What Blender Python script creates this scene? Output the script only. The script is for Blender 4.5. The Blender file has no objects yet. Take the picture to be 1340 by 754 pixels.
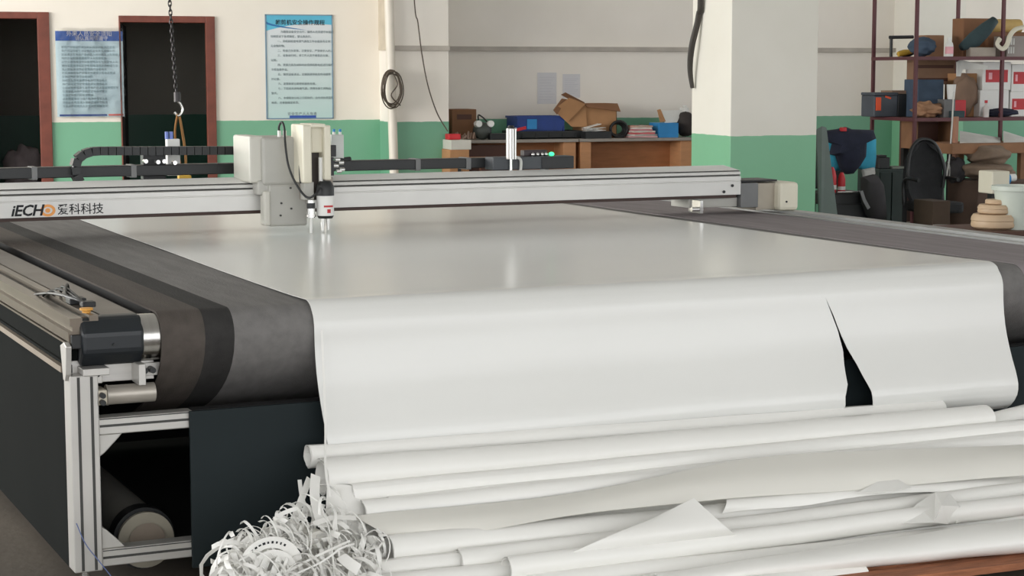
import bpy, bmesh, math, random
from mathutils import Vector, Matrix, noise

# ------------------------------------------------------------------ camera
C = bpy.context.scene.collection
S = bpy.context.scene
F = 2450.0; EYE = 1.5
YAW, PITCH, ROLL = math.radians(18.5), math.radians(6.56), math.radians(0.03)
fw = Vector((math.sin(YAW)*math.cos(PITCH), math.cos(YAW)*math.cos(PITCH), -math.sin(PITCH)))
r0 = Vector((math.cos(YAW), -math.sin(YAW), 0)); u0 = r0.cross(fw)
rt = r0*math.cos(ROLL) - u0*math.sin(ROLL); up = u0*math.cos(ROLL) + r0*math.sin(ROLL)
cd = bpy.data.cameras.new('camera'); cam = bpy.data.objects.new('camera', cd); C.objects.link(cam)
cd.lens = 36*F/1340; cd.sensor_width = 36; cd.clip_start = .05; cd.clip_end = 200
m = Matrix.Identity(4)
for i in range(3): m[i][0] = rt[i]; m[i][1] = up[i]; m[i][2] = -fw[i]
m[2][3] = EYE
cam.matrix_world = m; S.camera = cam
cd.dof.use_dof = False

# ------------------------------------------------------------------ light
S.view_settings.view_transform = 'Standard'; S.view_settings.look = 'None'
S.view_settings.exposure = 0.42; S.view_settings.gamma = 1.0; S.view_settings.use_curve_mapping = False
W = bpy.data.worlds.new('world'); S.world = W; W.use_nodes = True
bg = W.node_tree.nodes['Background']; bg.inputs[0].default_value = (.97, .98, 1, 1); bg.inputs[1].default_value = 1.85
def area(name, loc, target, sx, sy, power, col=(1, .98, .94)):
    l = bpy.data.lights.new(name, 'AREA'); l.shape = 'RECTANGLE'; l.size = sx; l.size_y = sy; l.energy = power; l.color = col
    o = bpy.data.objects.new(name, l); C.objects.link(o); o.location = loc
    o.rotation_euler = (Vector(target)-Vector(loc)).to_track_quat('-Z', 'Y').to_euler()
    return o
area('daylight_left_windows', (-5.8, 12.5, 2.2), (5, 14.5, 1.1), 7, 2.2, 520)
area('front_fill', (-1.5, -5, 2.6), (3, 8, .6), 6, 3, 90, (1, .985, .95))  # added soft fill from behind the camera, brightens the hanging sheet

# ------------------------------------------------------------------ helpers
A = math.radians(6.6)
FB = Matrix.Identity(4); FM = Matrix.Rotation(A, 4, 'Z')
ex = Vector((math.cos(A), math.sin(A), 0)); ey = Vector((-math.sin(A), math.cos(A), 0))
CO = Vector((0, 0, EYE))
def ray(x, y): return fw + rt*((x-670)/F) + up*((377-y)/F)
def at(x, y, Y):                       # building frame, plane Y
    d = ray(x, y); return CO + d*(Y/d.y)
def atz(x, y, z):
    d = ray(x, y); return CO + d*((z-EYE)/d.z)
def tom(P): return Vector((P.dot(ex), P.dot(ey), P.z))
def am(x, y, Y):                       # machine frame, plane Y
    d = ray(x, y); return tom(CO + d*(Y/d.dot(ey)))
def amz(x, y, z): return tom(atz(x, y, z))
def amx(x, y, X):
    d = ray(x, y); return tom(CO + d*(X/d.dot(ex)))

def lin(c):
    def f(v):
        v /= 255.0
        return v/12.92 if v <= .04045 else ((v+.055)/1.055)**2.4
    return tuple(f(v) for v in c)
MATS = {}
def mat(name, col, rough=.6, metal=0., var=.12, scale=6., bump=0., bscale=60., spec=.5, coat=0., stretch=(1, 1, 1), emit=None, alpha=None):
    if name in MATS: return MATS[name]
    M = bpy.data.materials.new(name); M.use_nodes = True; nt = M.node_tree; N = nt.nodes; L = nt.links
    b = N['Principled BSDF']; c = lin(col)
    b.inputs['Roughness'].default_value = rough; b.inputs['Metallic'].default_value = metal
    b.inputs['Specular IOR Level'].default_value = spec; b.inputs['Coat Weight'].default_value = coat
    tc = N.new('ShaderNodeTexCoord'); mp = N.new('ShaderNodeMapping'); L.new(tc.outputs['Object'], mp.inputs[0]); mp.inputs['Scale'].default_value = stretch
    nz = N.new('ShaderNodeTexNoise'); nz.inputs['Scale'].default_value = scale; nz.inputs['Detail'].default_value = 5; L.new(mp.outputs[0], nz.inputs['Vector'])
    r = N.new('ShaderNodeValToRGB'); L.new(nz.outputs['Fac'], r.inputs[0])
    r.color_ramp.elements[0].position = .3; r.color_ramp.elements[1].position = .7
    r.color_ramp.elements[0].color = tuple(v*(1-var) for v in c)+(1,); r.color_ramp.elements[1].color = tuple(min(1, v*(1+var)) for v in c)+(1,)
    L.new(r.outputs[0], b.inputs['Base Color'])
    if bump:
        n2 = N.new('ShaderNodeTexNoise'); n2.inputs['Scale'].default_value = bscale; L.new(mp.outputs[0], n2.inputs['Vector'])
        bp = N.new('ShaderNodeBump'); bp.inputs['Strength'].default_value = bump; bp.inputs['Distance'].default_value = .01
        L.new(n2.outputs['Fac'], bp.inputs['Height']); L.new(bp.outputs[0], b.inputs['Normal'])
    if emit:
        b.inputs['Emission Color'].default_value = lin(col)+(1,); b.inputs['Emission Strength'].default_value = emit
    if alpha is not None:
        b.inputs['Transmission Weight'].default_value = alpha
    MATS[name] = M; return M
def wall_mat(name, white, green, h):
    M = bpy.data.materials.new(name); M.use_nodes = True; nt = M.node_tree; N = nt.nodes; L = nt.links; b = N['Principled BSDF']
    g = N.new('ShaderNodeNewGeometry'); s = N.new('ShaderNodeSeparateXYZ'); L.new(g.outputs['Position'], s.inputs[0])
    nz = N.new('ShaderNodeTexNoise'); nz.inputs['Scale'].default_value = 1.3; nz.inputs['Detail'].default_value = 6; L.new(g.outputs['Position'], nz.inputs['Vector'])
    n3 = N.new('ShaderNodeTexNoise'); n3.inputs['Scale'].default_value = 9; L.new(g.outputs['Position'], n3.inputs['Vector'])
    a = N.new('ShaderNodeMath'); a.operation = 'MULTIPLY_ADD'; a.inputs[1].default_value = .012; L.new(n3.outputs['Fac'], a.inputs[0]); L.new(s.outputs['Z'], a.inputs[2])
    st = N.new('ShaderNodeMath'); st.operation = 'GREATER_THAN'; st.inputs[1].default_value = h+.006; L.new(a.outputs[0], st.inputs[0])
    mx = N.new('ShaderNodeMix'); mx.data_type = 'RGBA'; L.new(st.outputs[0], mx.inputs[0])
    mx.inputs[6].default_value = lin(green)+(1,); mx.inputs[7].default_value = lin(white)+(1,)
    m2 = N.new('ShaderNodeMix'); m2.data_type = 'RGBA'; m2.blend_type = 'MULTIPLY'; m2.inputs[0].default_value = 1
    r = N.new('ShaderNodeValToRGB'); r.color_ramp.elements[0].position = .3; r.color_ramp.elements[1].position = .75
    r.color_ramp.elements[0].color = (.92, .915, .9, 1); r.color_ramp.elements[1].color = (1, 1, 1, 1)
    L.new(nz.outputs['Fac'], r.inputs[0]); L.new(mx.outputs[2], m2.inputs[6]); L.new(r.outputs[0], m2.inputs[7]); L.new(m2.outputs[2], b.inputs['Base Color'])
    ro = N.new('ShaderNodeMapRange'); L.new(st.outputs[0], ro.inputs[0]); ro.inputs[3].default_value = .38; ro.inputs[4].default_value = .75; L.new(ro.outputs[0], b.inputs['Roughness'])
    bp = N.new('ShaderNodeBump'); bp.inputs['Strength'].default_value = .12; bp.inputs['Distance'].default_value = .01; L.new(n3.outputs['Fac'], bp.inputs['Height']); L.new(bp.outputs[0], b.inputs['Normal'])
    return M

class MB:
    def __init__(s): s.v = []; s.f = []; s.m = []; s.cur = 0
    def add(s, vs, fs):
        o = len(s.v); s.v += [Vector(p) for p in vs]; s.f += [tuple(i+o for i in f) for f in fs]; s.m += [s.cur]*len(fs); return s
    def mi(s, i): s.cur = i; return s
    def box(s, x0, x1, y0, y1, z0, z1, rz=0, rx=0, ry=0, tp=1.0):
        c = Vector(((x0+x1)/2, (y0+y1)/2, (z0+z1)/2)); h = Vector((abs(x1-x0)/2, abs(y1-y0)/2, abs(z1-z0)/2))
        R = Matrix.Rotation(rz, 3, 'Z') @ Matrix.Rotation(ry, 3, 'Y') @ Matrix.Rotation(rx, 3, 'X')
        vs = []
        for k in (-1, 1):
            t = tp if k > 0 else 1
            for i, j in ((-1, -1), (1, -1), (1, 1), (-1, 1)): vs.append(c + R @ Vector((i*h.x*t, j*h.y*t, k*h.z)))
        return s.add(vs, [(3, 2, 1, 0), (4, 5, 6, 7), (0, 1, 5, 4), (1, 2, 6, 5), (2, 3, 7, 6), (3, 0, 4, 7)])
    def cyl(s, p0, p1, r0, r1=None, n=20, cap=True):
        return s.tube([p0, p1], [r0, r0 if r1 is None else r1], n, cap)
    def tube(s, path, r, n=8, cap=True, flat=1.0):
        path = [Vector(p) for p in path]
        if not isinstance(r, (list, tuple)): r = [r]*len(path)
        ref = None; rings = []
        for i, p in enumerate(path):
            t = (path[min(i+1, len(path)-1)] - path[max(i-1, 0)]).normalized()
            if ref is None: ref = Vector((0, 0, 1)) if abs(t.z) < .9 else Vector((1, 0, 0))
            a = (ref - t*ref.dot(t)).normalized(); b = t.cross(a); ref = a
            rings.append([p + (a*math.cos(2*math.pi*k/n)*flat + b*math.sin(2*math.pi*k/n))*r[i] for k in range(n)])
        o = []; fs = []
        for R in rings: o += R
        for i in range(len(path)-1):
            for k in range(n):
                k2 = (k+1) % n; fs.append((i*n+k, i*n+k2, (i+1)*n+k2, (i+1)*n+k))
        if cap: fs.append(tuple(range(n))[::-1]); fs.append(tuple((len(path)-1)*n+k for k in range(n)))
        return s.add(o, fs)
    def prism(s, poly, x0, x1, axis='x', ymap=None):
        # poly of (a,b); axis x: (x,a,b); y: (a,y,b); z: (a,b,z)
        n = len(poly)
        def P(a, b, c): return {'x': (c, a, b), 'y': (a, c, b), 'z': (a, b, c)}[axis]
        vs = [P(a, b, x0) for a, b in poly] + [P(a, b, x1) for a, b in poly]
        fs = [(k, (k+1) % n, n+(k+1) % n, n+k) for k in range(n)] + [tuple(range(n))[::-1], tuple(n+k for k in range(n))]
        return s.add(vs, fs)
    def grid(s, fn, nu, nv):
        o = [fn(i/nu, j/nv) for j in range(nv+1) for i in range(nu+1)]
        return s.add(o, [(j*(nu+1)+i, j*(nu+1)+i+1, (j+1)*(nu+1)+i+1, (j+1)*(nu+1)+i) for j in range(nv) for i in range(nu)])
    def lathe(s, prof, c, n=28):
        vs = []; fs = []; c = Vector(c)
        for r, z in prof:
            for k in range(n): vs.append(c+Vector((r*math.cos(2*math.pi*k/n), r*math.sin(2*math.pi*k/n), z)))
        for i in range(len(prof)-1):
            for k in range(n): k2 = (k+1) % n; fs.append((i*n+k, i*n+k2, (i+1)*n+k2, (i+1)*n+k))
        return s.add(vs, fs)
    def blob(s, c, rx, ry, rz, nu=16, nv=10, amp=.15, fr=2., seed=0):
        c = Vector(c)
        def fn(u, v):
            th = u*2*math.pi; ph = -math.pi/2 + v*math.pi
            d = Vector((math.cos(ph)*math.cos(th), math.cos(ph)*math.sin(th), math.sin(ph)))
            k = 1 + amp*noise.noise(d*fr+Vector((seed*7.1, seed*3.3, 0)))*2
            return c+Vector((d.x*rx*k, d.y*ry*k, d.z*rz*k))
        return s.grid(fn, nu, nv)
    def ribbon(s, path, w, normal=(0, 0, 1), twist=0.):
        path = [Vector(p) for p in path]; n = len(path); vs = []
        nn = Vector(normal).normalized()
        for i, p in enumerate(path):
            t = (path[min(i+1, n-1)]-path[max(i-1, 0)]).normalized(); side = t.cross(nn)
            if side.length < 1e-4: side = t.cross(Vector((1, 0, .3)))
            side.normalize(); q = twist*i/n
            sd = side*math.cos(q) + t.cross(side)*math.sin(q)
            vs += [p-sd*w/2, p+sd*w/2]
        return s.add(vs, [(2*i, 2*i+1, 2*i+3, 2*i+2) for i in range(n-1)])
    def build(s, name, mt, parent=None, fr=FB, smooth=None, bev=0, sol=0, sub=0, weld=False, fix=True):
        W4 = fr; vs = [W4 @ p for p in s.v]
        if parent is not None:
            inv = WORLD[parent.name].inverted(); vs = [inv @ p for p in vs]; R = Matrix.Identity(4)
        else:
            R = fr.to_3x3().to_4x4(); vs = [R.inverted() @ p for p in vs]
        lo = Vector((min(p[i] for p in vs) for i in range(3))); hi = Vector((max(p[i] for p in vs) for i in range(3)))
        c = (lo+hi)/2
        if parent is None: c.z = lo.z
        me = bpy.data.meshes.new(name); me.from_pydata([p-c for p in vs], [], s.f)
        mts = mt if isinstance(mt, (list, tuple)) else [mt]
        for q in mts: me.materials.append(q)
        if len(mts) > 1: me.polygons.foreach_set('material_index', s.m)
        if weld or fix:
            b = bmesh.new(); b.from_mesh(me)
            if weld: bmesh.ops.remove_doubles(b, verts=b.verts, dist=1e-5)
            if fix and not sol: bmesh.ops.recalc_face_normals(b, faces=b.faces)
            b.to_mesh(me); b.free()
        if smooth is not None:
            me.polygons.foreach_set('use_smooth', [True]*len(me.polygons)); me.set_sharp_from_angle(angle=math.radians(smooth))
        me.update()
        o = bpy.data.objects.new(name, me); C.objects.link(o)
        if parent is not None:
            o.parent = parent; o.location = c; WORLD[o.name] = WORLD[parent.name] @ Matrix.Translation(c)
        else:
            o.matrix_world = R @ Matrix.Translation(c); WORLD[o.name] = R @ Matrix.Translation(c)
        if sub:
            q = o.modifiers.new('sub', 'SUBSURF'); q.levels = sub; q.render_levels = sub
        if sol:
            q = o.modifiers.new('solid', 'SOLIDIFY'); q.thickness = sol; q.offset = 0
            if smooth is not None:
                q = o.modifiers.new('edge_split', 'EDGE_SPLIT'); q.split_angle = math.radians(60); q.use_edge_sharp = False
        if bev:
            q = o.modifiers.new('bevel', 'BEVEL'); q.width = bev; q.segments = 2; q.limit_method = 'ANGLE'
        return o
WORLD = {}
def tag(o, label=None, cat=None, group=None, kind=None):
    if label: o['label'] = label
    if cat: o['category'] = cat
    if group: o['group'] = group
    if kind: o['kind'] = kind
    return o
def empty(name, loc, fr=FB):
    o = bpy.data.objects.new(name, None); C.objects.link(o); o.empty_display_size = .1
    M4 = fr @ Matrix.Translation(Vector(loc)); o.matrix_world = M4; WORLD[o.name] = M4; return o
FONT = None
def text(name, body, size, mt, parent, origin, xdir, zdir, fr=FB, align='LEFT', ext=.0006, sx=1., shear=0., space=1., off=0., kind=None):
    cu = bpy.data.curves.new(name, 'FONT'); cu.body = body; cu.size = size; cu.align_x = align; cu.extrude = ext; cu.resolution_u = 2
    cu.shear = shear; cu.space_character = space; cu.offset = off; cu.space_line = 1.0
    t = bpy.data.objects.new('tmp', cu); C.objects.link(t)
    dg = bpy.context.evaluated_depsgraph_get(); dg.update()
    me = bpy.data.meshes.new_from_object(t.evaluated_get(dg)); bpy.data.objects.remove(t); bpy.data.curves.remove(cu)
    X = Vector(xdir).normalized(); Z = Vector(zdir).normalized(); Nn = X.cross(Z)
    M4 = Matrix.Identity(4)
    for i in range(3): M4[i][0] = X[i]*sx; M4[i][1] = Z[i]; M4[i][2] = Nn[i]; M4[i][3] = Vector(origin)[i]
    T = (WORLD[parent.name].inverted() @ fr @ M4)
    me.transform(T)
    me.materials.clear(); me.materials.append(mt); me.name = name
    o = bpy.data.objects.new(name, me); C.objects.link(o); o.parent = parent; WORLD[o.name] = WORLD[parent.name].copy()
    if kind: o['kind'] = kind
    return o
def bez(p0, p1, p2, p3, n=16):
    o = []
    for i in range(n+1):
        t = i/n; o.append(Vector(p0)*(1-t)**3+Vector(p1)*3*t*(1-t)**2+Vector(p2)*3*t*t*(1-t)+Vector(p3)*t**3)
    return o
def catmull(pts, n=6):
    pts = [Vector(p) for p in pts]; o = []
    for i in range(len(pts)-1):
        a = pts[max(i-1, 0)]; b = pts[i]; c = pts[i+1]; d = pts[min(i+2, len(pts)-1)]
        for k in range(n):
            t = k/n; o.append(.5*((2*b)+(c-a)*t+(2*a-5*b+4*c-d)*t*t+(3*b-a-3*c+d)*t**3))
    o.append(pts[-1]); return o
def rrect(x0, x1, y0, y1, r, n=4):
    o = []
    for cx, cy, a in ((x1-r, y1-r, 0), (x0+r, y1-r, 90), (x0+r, y0+r, 180), (x1-r, y0+r, 270)):
        for k in range(n+1):
            q = math.radians(a+90*k/n); o.append((cx+r*math.cos(q), cy+r*math.sin(q)))
    return o
def bb(x0, y0, x1, y1, Y):             # photo box -> extents on plane Y (building frame)
    a = at(x0, y1, Y); b = at(x1, y0, Y); return a.x, b.x, a.z, b.z

# ------------------------------------------------------------------ materials
M_wall = wall_mat('wall_paint_cream', (248, 241, 229), (124, 184, 150), 1.055)
M_wallr = wall_mat('wall_paint_cream_shaded', (240, 234, 225), (112, 168, 138), 1.04)  # cream wall paint toned down to carry the weaker light on the recess
M_pil = wall_mat('pillar_paint', (236, 233, 223), (130, 190, 152), 1.01)
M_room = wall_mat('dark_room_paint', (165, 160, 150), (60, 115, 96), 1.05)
M_floor = mat('concrete_floor', (92, 84, 74), .7, var=.25, scale=2., bump=.2, bscale=30)
M_ceil = mat('ceiling_paint', (205, 205, 202), .9)
M_frame = mat('red_brown_door_paint', (118, 62, 48), .5, var=.2, scale=8, bump=.05)
M_doordark = mat('black_door', (14, 13, 14), .6)
M_alu = mat('brushed_aluminium', (196, 194, 190), .42, .75, var=.05, stretch=(1, 30, 30), scale=3)
M_aluy = mat('anodised_aluminium', (196, 194, 189), .42, .6, var=.04)
M_groove = mat('aluminium_groove', (70, 70, 68), .6, .4)
M_beam = mat('beam_silver_paint', (208, 207, 203), .38, .25, var=.03)
M_beamtop = mat('beam_grey_top', (228, 228, 225), .45, .0, var=.04)
M_steel = mat('polished_steel', (200, 198, 194), .22, 1., var=.06, stretch=(30, 1, 1), scale=3)
M_chrome = mat('bright_metal', (225, 225, 222), .15, .9, var=.03)
M_blk = mat('black_plastic', (30, 32, 33), .45, var=.1)
M_cap = mat('black_cap_plastic', (27, 32, 36), .42, var=.06)
M_panel = mat('dark_powder_coat', (30, 38, 40), .6, spec=.2, var=.05)
M_side = mat('side_panel_powder_coat', (28, 30, 29), .9, spec=.05, var=.08, scale=3)
M_dark = mat('machine_inside_black', (10, 10, 11), .8)
M_beltg = mat('belt_felt_grey', (116, 114, 112), .9, var=.12, scale=30, bump=.25, bscale=300, spec=.2, stretch=(1, .12, 1))
M_beltd = mat('belt_felt_dark', (54, 53, 52), .9, var=.15, scale=30, bump=.25, bscale=300, spec=.2, stretch=(1, .12, 1))
M_beltb = mat('belt_felt_brown', (80, 74, 69), .85, var=.15, scale=25, bump=.25, bscale=300, spec=.25, stretch=(1, .12, 1))
M_beltr = mat('belt_felt_purple_grey', (140, 133, 134), .9, var=.1, scale=25, bump=.2, bscale=300, spec=.2, stretch=(1, .12, 1))
M_brown = mat('brown_rubber', (62, 44, 38), .6)
M_beige = mat('beige_plastic', (200, 198, 188), .45, var=.03)
M_beigeg = mat('beige_grey_metal', (176, 175, 168), .5, .1, var=.05)
M_cream = mat('cream_plastic', (218, 213, 194), .4, var=.03)
M_gbox = mat('grey_bracket', (112, 113, 113), .5, .2)
M_white = mat('white_plastic', (228, 228, 224), .4, var=.02)
M_vinyl = mat('white_vinyl_glossy', (226, 226, 222), .2, var=.012, scale=1.5, spec=.5)
M_vinylb = mat('white_vinyl_scrap', (234, 233, 228), .33, var=.015, scale=3, spec=.45, bump=.04, bscale=8)
M_vinylc = mat('white_vinyl_back', (224, 222, 214), .5, var=.02, scale=3)
M_card = mat('cardboard', (172, 128, 88), .8, var=.1, scale=5)
M_cardd = mat('cardboard_dark', (128, 90, 62), .8, var=.1, scale=5)
M_wood = mat('plywood_orange', (170, 112, 70), .6, var=.14, scale=4, stretch=(1, 1, 6))
M_woodl = mat('plywood_light', (190, 138, 96), .6, var=.1, scale=4, stretch=(1, 1, 6))
M_woodd = mat('dark_wood', (84, 52, 40), .6, var=.15, scale=5)
M_pallet = mat('pallet_wood', (150, 96, 66), .8, var=.3, scale=9, stretch=(1, 8, 8), bump=.3, bscale=40)
M_top = mat('worktop_grey', (150, 143, 135), .5, var=.1)
M_red = mat('red_plastic', (190, 40, 48), .5)
M_blue = mat('blue_plastic', (28, 58, 128), .45)
M_blue2 = mat('sky_blue_plastic', (40, 130, 190), .5)
M_navy = mat('navy_cloth', (30, 34, 52), .9, var=.2, scale=12, bump=.3, bscale=30)
M_sky = mat('sky_blue_cloth', (64, 165, 196), .9, var=.08, scale=10)
M_wcloth = mat('white_cloth', (205, 205, 200), .9)
M_post = mat('red_brown_steel', (92, 52, 56), .5, .2)
M_shelf = mat('shelf_board', (120, 84, 76), .6, var=.12)
M_sack = mat('brown_sack', (126, 108, 92), .9, var=.15, scale=9, bump=.3, bscale=25)
M_orange = mat('orange_plastic', (222, 140, 50), .45)
M_strap = mat('ochre_webbing', (168, 122, 72), .85)
M_chain = mat('dark_steel_chain', (62, 60, 60), .4, .8)
M_paper = mat('thin_paper', (212, 211, 213), .8, var=.02)
M_ink = mat('print_grey', (120, 135, 140), .8, var=0)
M_inkd = mat('print_black', (22, 24, 28), .7, var=0)
M_yellow = mat('yellow_plastic', (205, 165, 60), .5)
M_teal = mat('dark_teal_cloth', (52, 70, 74), .85, var=.15, scale=10)
M_slate = mat('slate_blue_cloth', (62, 78, 96), .85, var=.15, scale=10)
M_pink = mat('pink_label', (232, 170, 178), .5)
M_led = mat('green_indicator', (60, 230, 140), .4, emit=1.6, var=0)
M_grn = mat('grey_green_board', (104, 116, 112), .6, var=.06)
M_mesh = mat('black_mesh_fabric', (30, 31, 33), .8, var=.2, scale=20, bump=.3, bscale=120)
M_tub = mat('tan_plastic', (196, 170, 140), .5, var=.05)
M_bucket = mat('white_green_bucket', (198, 206, 196), .45, var=.03)
M_pipe = mat('white_pvc_pipe', (228, 220, 206), .4, var=.03)
M_wire = mat('grey_brown_cable', (84, 72, 60), .6)

# ------------------------------------------------------------------ the room
def st(o): o['kind'] = 'structure'; return o
WY = 17.5
st(MB().box(-7, 14, -7, 22, -.1, 0).build('floor', M_floor))
st(MB().box(-7, 14, -4, 22, 4.6, 4.75).build('ceiling', M_ceil))
wr = MB().box(13.9, 14.1, -4, 22, 0, .9).box(13.9, 14.1, -4, 22, 3.7, 4.6)  # unseen wall, openings at mid height added to let in more ambient light
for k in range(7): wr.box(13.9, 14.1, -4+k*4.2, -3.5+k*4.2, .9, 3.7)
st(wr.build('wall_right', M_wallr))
# back wall, left length with its two door openings
dA = (at(-24, 100, WY).x, at(66, 100, WY).x); dAz = 2.045
dB = (2.07, 2.945); dBz = 2.02
cx = at(494, 100, WY).x
w = MB()
w.box(-7, dA[0], WY, WY+.24, 0, 4.6); w.box(dA[1], dB[0], WY, WY+.24, 0, 4.6); w.box(dB[1], cx+.3, WY, WY+.24, 0, 4.6)
w.box(dA[0], dA[1], WY, WY+.24, dAz, 4.6); w.box(dB[0], dB[1], WY, WY+.24, dBz, 4.6)
st(w.build('wall_back', M_wall))
# dark room behind the doors
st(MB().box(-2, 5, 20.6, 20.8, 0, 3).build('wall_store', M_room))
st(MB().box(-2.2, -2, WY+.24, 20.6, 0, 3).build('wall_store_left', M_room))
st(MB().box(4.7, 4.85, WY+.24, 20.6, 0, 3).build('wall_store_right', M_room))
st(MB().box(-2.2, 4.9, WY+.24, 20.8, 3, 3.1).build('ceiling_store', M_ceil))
# recessed back wall to the right
RY = 17.95
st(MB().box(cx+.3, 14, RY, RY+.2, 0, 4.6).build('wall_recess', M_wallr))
# pilasters
pfY = 17.12
px0 = at(510, 100, pfY).x; px1 = at(587, 100, pfY).x
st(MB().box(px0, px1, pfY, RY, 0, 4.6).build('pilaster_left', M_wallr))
q0 = at(1197, 100, 17.5).x
st(MB().box(q0, q0+.6, 17.5, RY, 0, 4.6).build('pilaster_right', M_pil))
# free pillar
PY = 13.3
pa, pb = at(956, 150, PY).x, at(1069, 150, PY).x
dd = ray(905, 150); pdep = pa*dd.y/dd.x
st(MB().box(pa, pb, PY, pdep, 0, 4.6).build('pillar', M_pil, bev=.006))
# conduit trim on the recess walls
zt = at(700, 64, RY).z
st(MB().box(px1, 13.9, RY-.05, RY-.001, zt-.022, zt+.022).build('trim_2', mat('conduit_grey', (178, 170, 160), .5)))
zt2 = at(560, 63, pfY).z
st(MB().box(px0+.04, px1, pfY-.05, pfY-.001, zt2-.022, zt2+.022).build('trim_1', mat('conduit_grey', (178, 170, 160), .5)))
# door frames
def door(name, x0, x1, z, jw=.105, jl=.105, dep=.1):
    o = MB().box(x0, x0+jl, WY-.03, WY+.25, 0, z).build(name, M_frame, bev=.004); st(o)
    WORLD[name] = WORLD[o.name]
    MB().box(x1-jw, x1, WY-.03, WY+.02, 0, z).build('door_jamb', M_frame, o, bev=.004)
    MB().box(x1-jw*.5, x1, WY+.02, WY+.25, 0, z-.06).build('door_jamb', M_frame, o, bev=.004)
    MB().box(x0+jl, x1-jw, WY-.03, WY+.2, z-.06, z).build('door_head', M_frame, o, bev=.004)
    return o
d1 = door('door_1', dA[0], dA[1], dAz)
d2 = door('door_2', dB[0], dB[1], dBz, jw=.085, jl=.012)
# black leaf of the second door swung into the store
MB().box(2.16, 2.205, WY+.26, WY+1.1, .02, 1.95, rz=math.radians(-9)).build('door_leaf', M_doordark, d2, bev=.004)
MB().cyl((2.25, WY+.95, 1.55), (2.25, WY+.95, 1.62), .012, n=8).build('door_handle', M_steel, d2)

# ------------------------------------------------------------------ posters
def place_poster(name, label, x0, y0, x1, y1, Y, tilt, cat):
    X0, X1, Z0, Z1 = bb(x0, y0, x1, y1, Y)
    return X0, X1, Z0, Z1
# safety notice board (right)
X0, X1, Z0, Z1 = bb(349, 20, 434, 155.5, WY)
pY = WY-.012
bo = empty('notice_board', ((X0+X1)/2, pY, Z0)); tag(bo, 'tall pale blue notice board with rows of small text, right of the open doorway', 'notice board')
def grad_board(name, top, bot):
    M = bpy.data.materials.new(name); M.use_nodes = True; nt = M.node_tree; N = nt.nodes; L = nt.links
    tc = N.new('ShaderNodeTexCoord'); s = N.new('ShaderNodeSeparateXYZ'); L.new(tc.outputs['Generated'], s.inputs[0])
    r = N.new('ShaderNodeValToRGB'); L.new(s.outputs['Z'], r.inputs[0]); r.color_ramp.elements[0].color = lin(bot)+(1,); r.color_ramp.elements[1].color = lin(top)+(1,)
    L.new(r.outputs[0], N['Principled BSDF'].inputs['Base Color']); N['Principled BSDF'].inputs['Roughness'].default_value = .35; return M
W_, H_ = X1-X0, Z1-Z0
MB().box(X0, X1, pY, WY-.002, Z0, Z1).build('board', grad_board('notice_print_ground', (222, 225, 228), (190, 217, 213)), bo)
fr_ = MB()
for a in ((X0-.004, X1+.004, Z1-.006, Z1+.004), (X0-.004, X1+.004, Z0-.004, Z0+.006), (X0-.004, X0+.006, Z0, Z1), (X1-.006, X1+.004, Z0, Z1)):
    fr_.box(a[0], a[1], pY-.006, WY-.002, a[2], a[3])
fr_.build('border', mat('board_edge_blue_grey', (110, 140, 160), .4), bo)
hb = MB(); n = 20
def hy(t): return Z1-H_*(.155 - .06*(t) - .035*math.sin(t*3.1))
for i in range(n):
    a, b = i/n, (i+1)/n
    hb.add([(X0+W_*a, pY-.002, hy(a)), (X0+W_*b, pY-.002, hy(b)), (X0+W_*b, pY-.002, Z1-.004), (X0+W_*a, pY-.002, Z1-.004)], [(0, 1, 2, 3)])
hb.build('header', mat('header_cyan', (88, 186, 216), .35, var=.1, scale=3), bo)
sw = MB()
for i in range(n):
    a, b = i/n*.62, (i+1)/n*.62
    def l0(t): return Z1-H_*(.06+.085*(t/.62)**.6)
    def l1(t): return l0(t)-H_*.022*(1-t/.62)
    sw.add([(X0+W_*a, pY-.003, l1(a)), (X0+W_*b, pY-.003, l1(b)), (X0+W_*b, pY-.003, l0(b)), (X0+W_*a, pY-.003, l0(a))], [(0, 1, 2, 3)])
sw.build('swoosh', mat('swoosh_blue', (30, 110, 170), .35, var=0), bo)
text('title', '裁剪机安全操作规程', W_*.083, M_inkd, bo, ((X0+X1)/2+.01, pY-.004, Z1-H_*.092), (1, 0, 0), (0, 0, 1), align='CENTER', off=.0004)
rows = [('为确保设备安全运行，操作人员须遵守本规程', .2), ('特制定以下各项规定，望认真执行。', .05), ('一、开机前检查电源气源及工作台面是否正常，', .15), ('无杂物异物。', .05),
        ('二、检查刀头安装，注意安全，严禁伸手入内。', .15), ('三、设备运行时，非工作人员不得靠近台面，', .15), ('以防。', .05), ('四、更换刀具及材料时必须停机断电后进行操作', .15), ('不得违章作业。', .05),
        ('五、保持设备清洁，定期润滑导轨及传动部件', .15), ('并记录。', .05), ('六、发现异常立即停机报告处理。', .15), ('七、下班前关闭电源气源，清理台面工具物品', .15), ('整齐。', .05), ('八、本规程自公布之日起执行，由车间负责监督', .15), ('检查，违者按规定处罚。', .05)]
for i, (t_, ind) in enumerate(rows):
    text('text_line', t_, W_*.04, M_ink, bo, (X0+W_*(ind+.02), pY-.003, Z1-H_*(.172+.0455*i)), (1, 0, 0), (0, 0, 1))
text('footer', '安全生产人人有责', W_*.05, M_ink, bo, ((X0+X1)/2+.02, pY-.003, Z0+H_*.035), (1, 0, 0), (0, 0, 1), align='CENTER', space=1.25)
MB().box(X0+W_*.34, X0+W_*.74, pY-.003, pY, Z0+.004, Z0+H_*.03).build('bottom_stripe', mat('stripe_blue', (40, 80, 170), .4, var=0), bo)

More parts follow.
